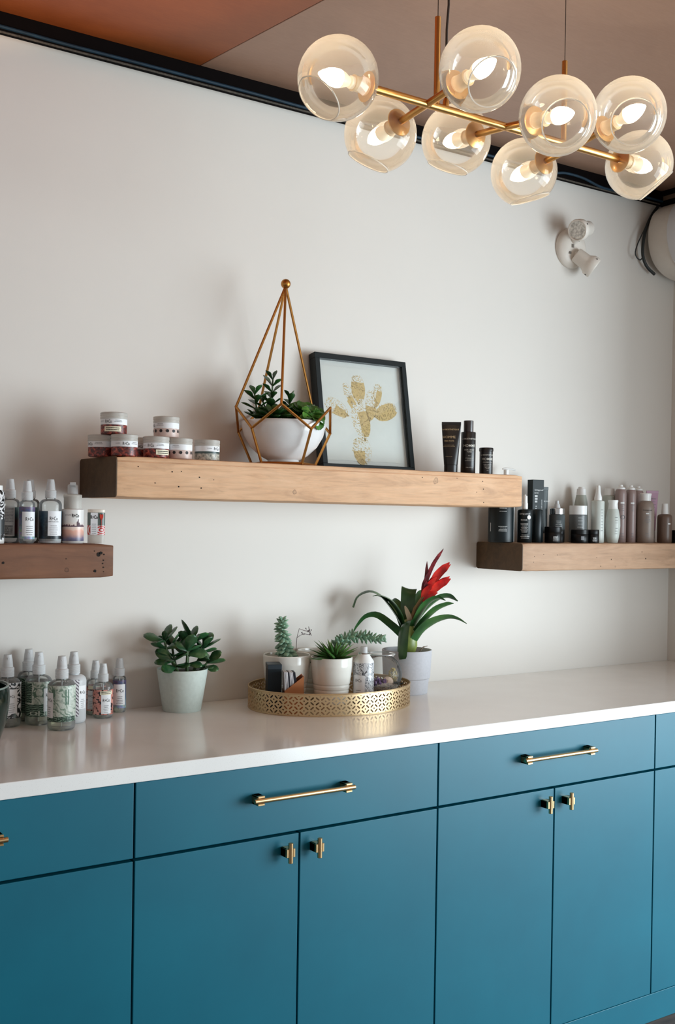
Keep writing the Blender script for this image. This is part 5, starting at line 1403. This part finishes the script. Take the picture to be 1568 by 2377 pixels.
# ------------------------------------------------------------------ air conditioner on the right wall
ac = thing('air_conditioner', 'white wall unit with a curved end, cut off by the right edge of the frame', 'air conditioner', (XR - .001, -.035, 2.465), 0)
prof = [(0, -.135), (-.055, -.134), (-.105, -.122), (-.150, -.095), (-.178, -.055), (-.190, -.005), (-.186, .045), (-.165, .090), (-.125, .120), (-.08, .134), (0, .136)]
sp_ = spline([(x, 0, z) for x, z in prof], 34)
MB().prism([(v.x, v.z) for v in sp_], 0, -.80, 'y').build('housing', plain('unit_housing', (206, 198, 188), .4, var=.02), ac, smooth=40, bevel=.004)
pf = [v for v in sp_ if -.112 < v.z < .128 and v.x < -.07]
b = MB(); vs, fs = [], []
for (yy, k) in ((-.088, 0), (-.092, 1), (-.79, 1)):
    for v in pf:
        nx = Vector((v.x + .06, 0, v.z)).normalized() * (.004 if k else .0); vs.append((v.x + nx.x, yy, v.z + nx.z))
n = len(pf)
for j in range(2):
    for i in range(n - 1): fs.append((j * n + i, j * n + i + 1, (j + 1) * n + i + 1, (j + 1) * n + i))
b.add(vs, fs); o = b.build('front_panel', plain('unit_panel', (214, 212, 214), .35, var=.015), ac, smooth=50)
md = o.modifiers.new('sheet', 'SOLIDIFY'); md.thickness = .003; md.offset = 0
M_cab = plain('black_cable', (20, 26, 26), .5)
def cable(label, pts, r, mat, n=40, name='cable'):
    return tag(MB().tube(spline(pts, n), r, 8).build(name, mat), label, 'cable')
cable('black cable dropping from the beam behind the white wall unit', [(2.290, -.026, 2.594), (2.256, -.026, 2.554), (2.230, -.026, 2.51), (2.214, -.026, 2.461), (2.210, -.026, 2.414), (2.219, -.026, 2.384), (2.240, -.026, 2.361), (2.276, -.026, 2.343)], .0055, M_cab)
cable('thin looped dark wire hanging left of the white wall unit', [(2.226, -.037, 2.531), (2.204, -.037, 2.491), (2.178, -.034, 2.445), (2.167, -.03, 2.408), (2.175, -.03, 2.389), (2.194, -.03, 2.383), (2.203, -.034, 2.395)], .0022, M_cab, name='wire')
# cables tucked along the beam
q = random.Random(2)
M_blue = plain('blue_cable', (14, 42, 58), .6, var=.3, spec=.3)
pts = [(-1.2 + .18 * i, -.036, 2.609 + q.uniform(-.002, .002)) for i in range(16)] + [(1.72, -.036, 2.609), (1.80, -.04, 2.618), (1.88, -.042, 2.616), (1.97, -.038, 2.604), (2.04, -.036, 2.604), (2.2, -.036, 2.610), (2.30, -.036, 2.610)]
cable('dark blue cable running along the lower edge of the black ceiling beam', pts, .0045, M_blue, 160)
pts = [(-1.2 + .25 * i, -.033, 2.5995 + q.uniform(-.001, .001)) for i in range(14)] + [(2.29, -.033, 2.5995)]
cable('grey braided cord under the blue cable along the black beam', pts, .0028, plain('braided_cord', (70, 64, 56), .8, var=.5, scale=160), 120, 'cord')
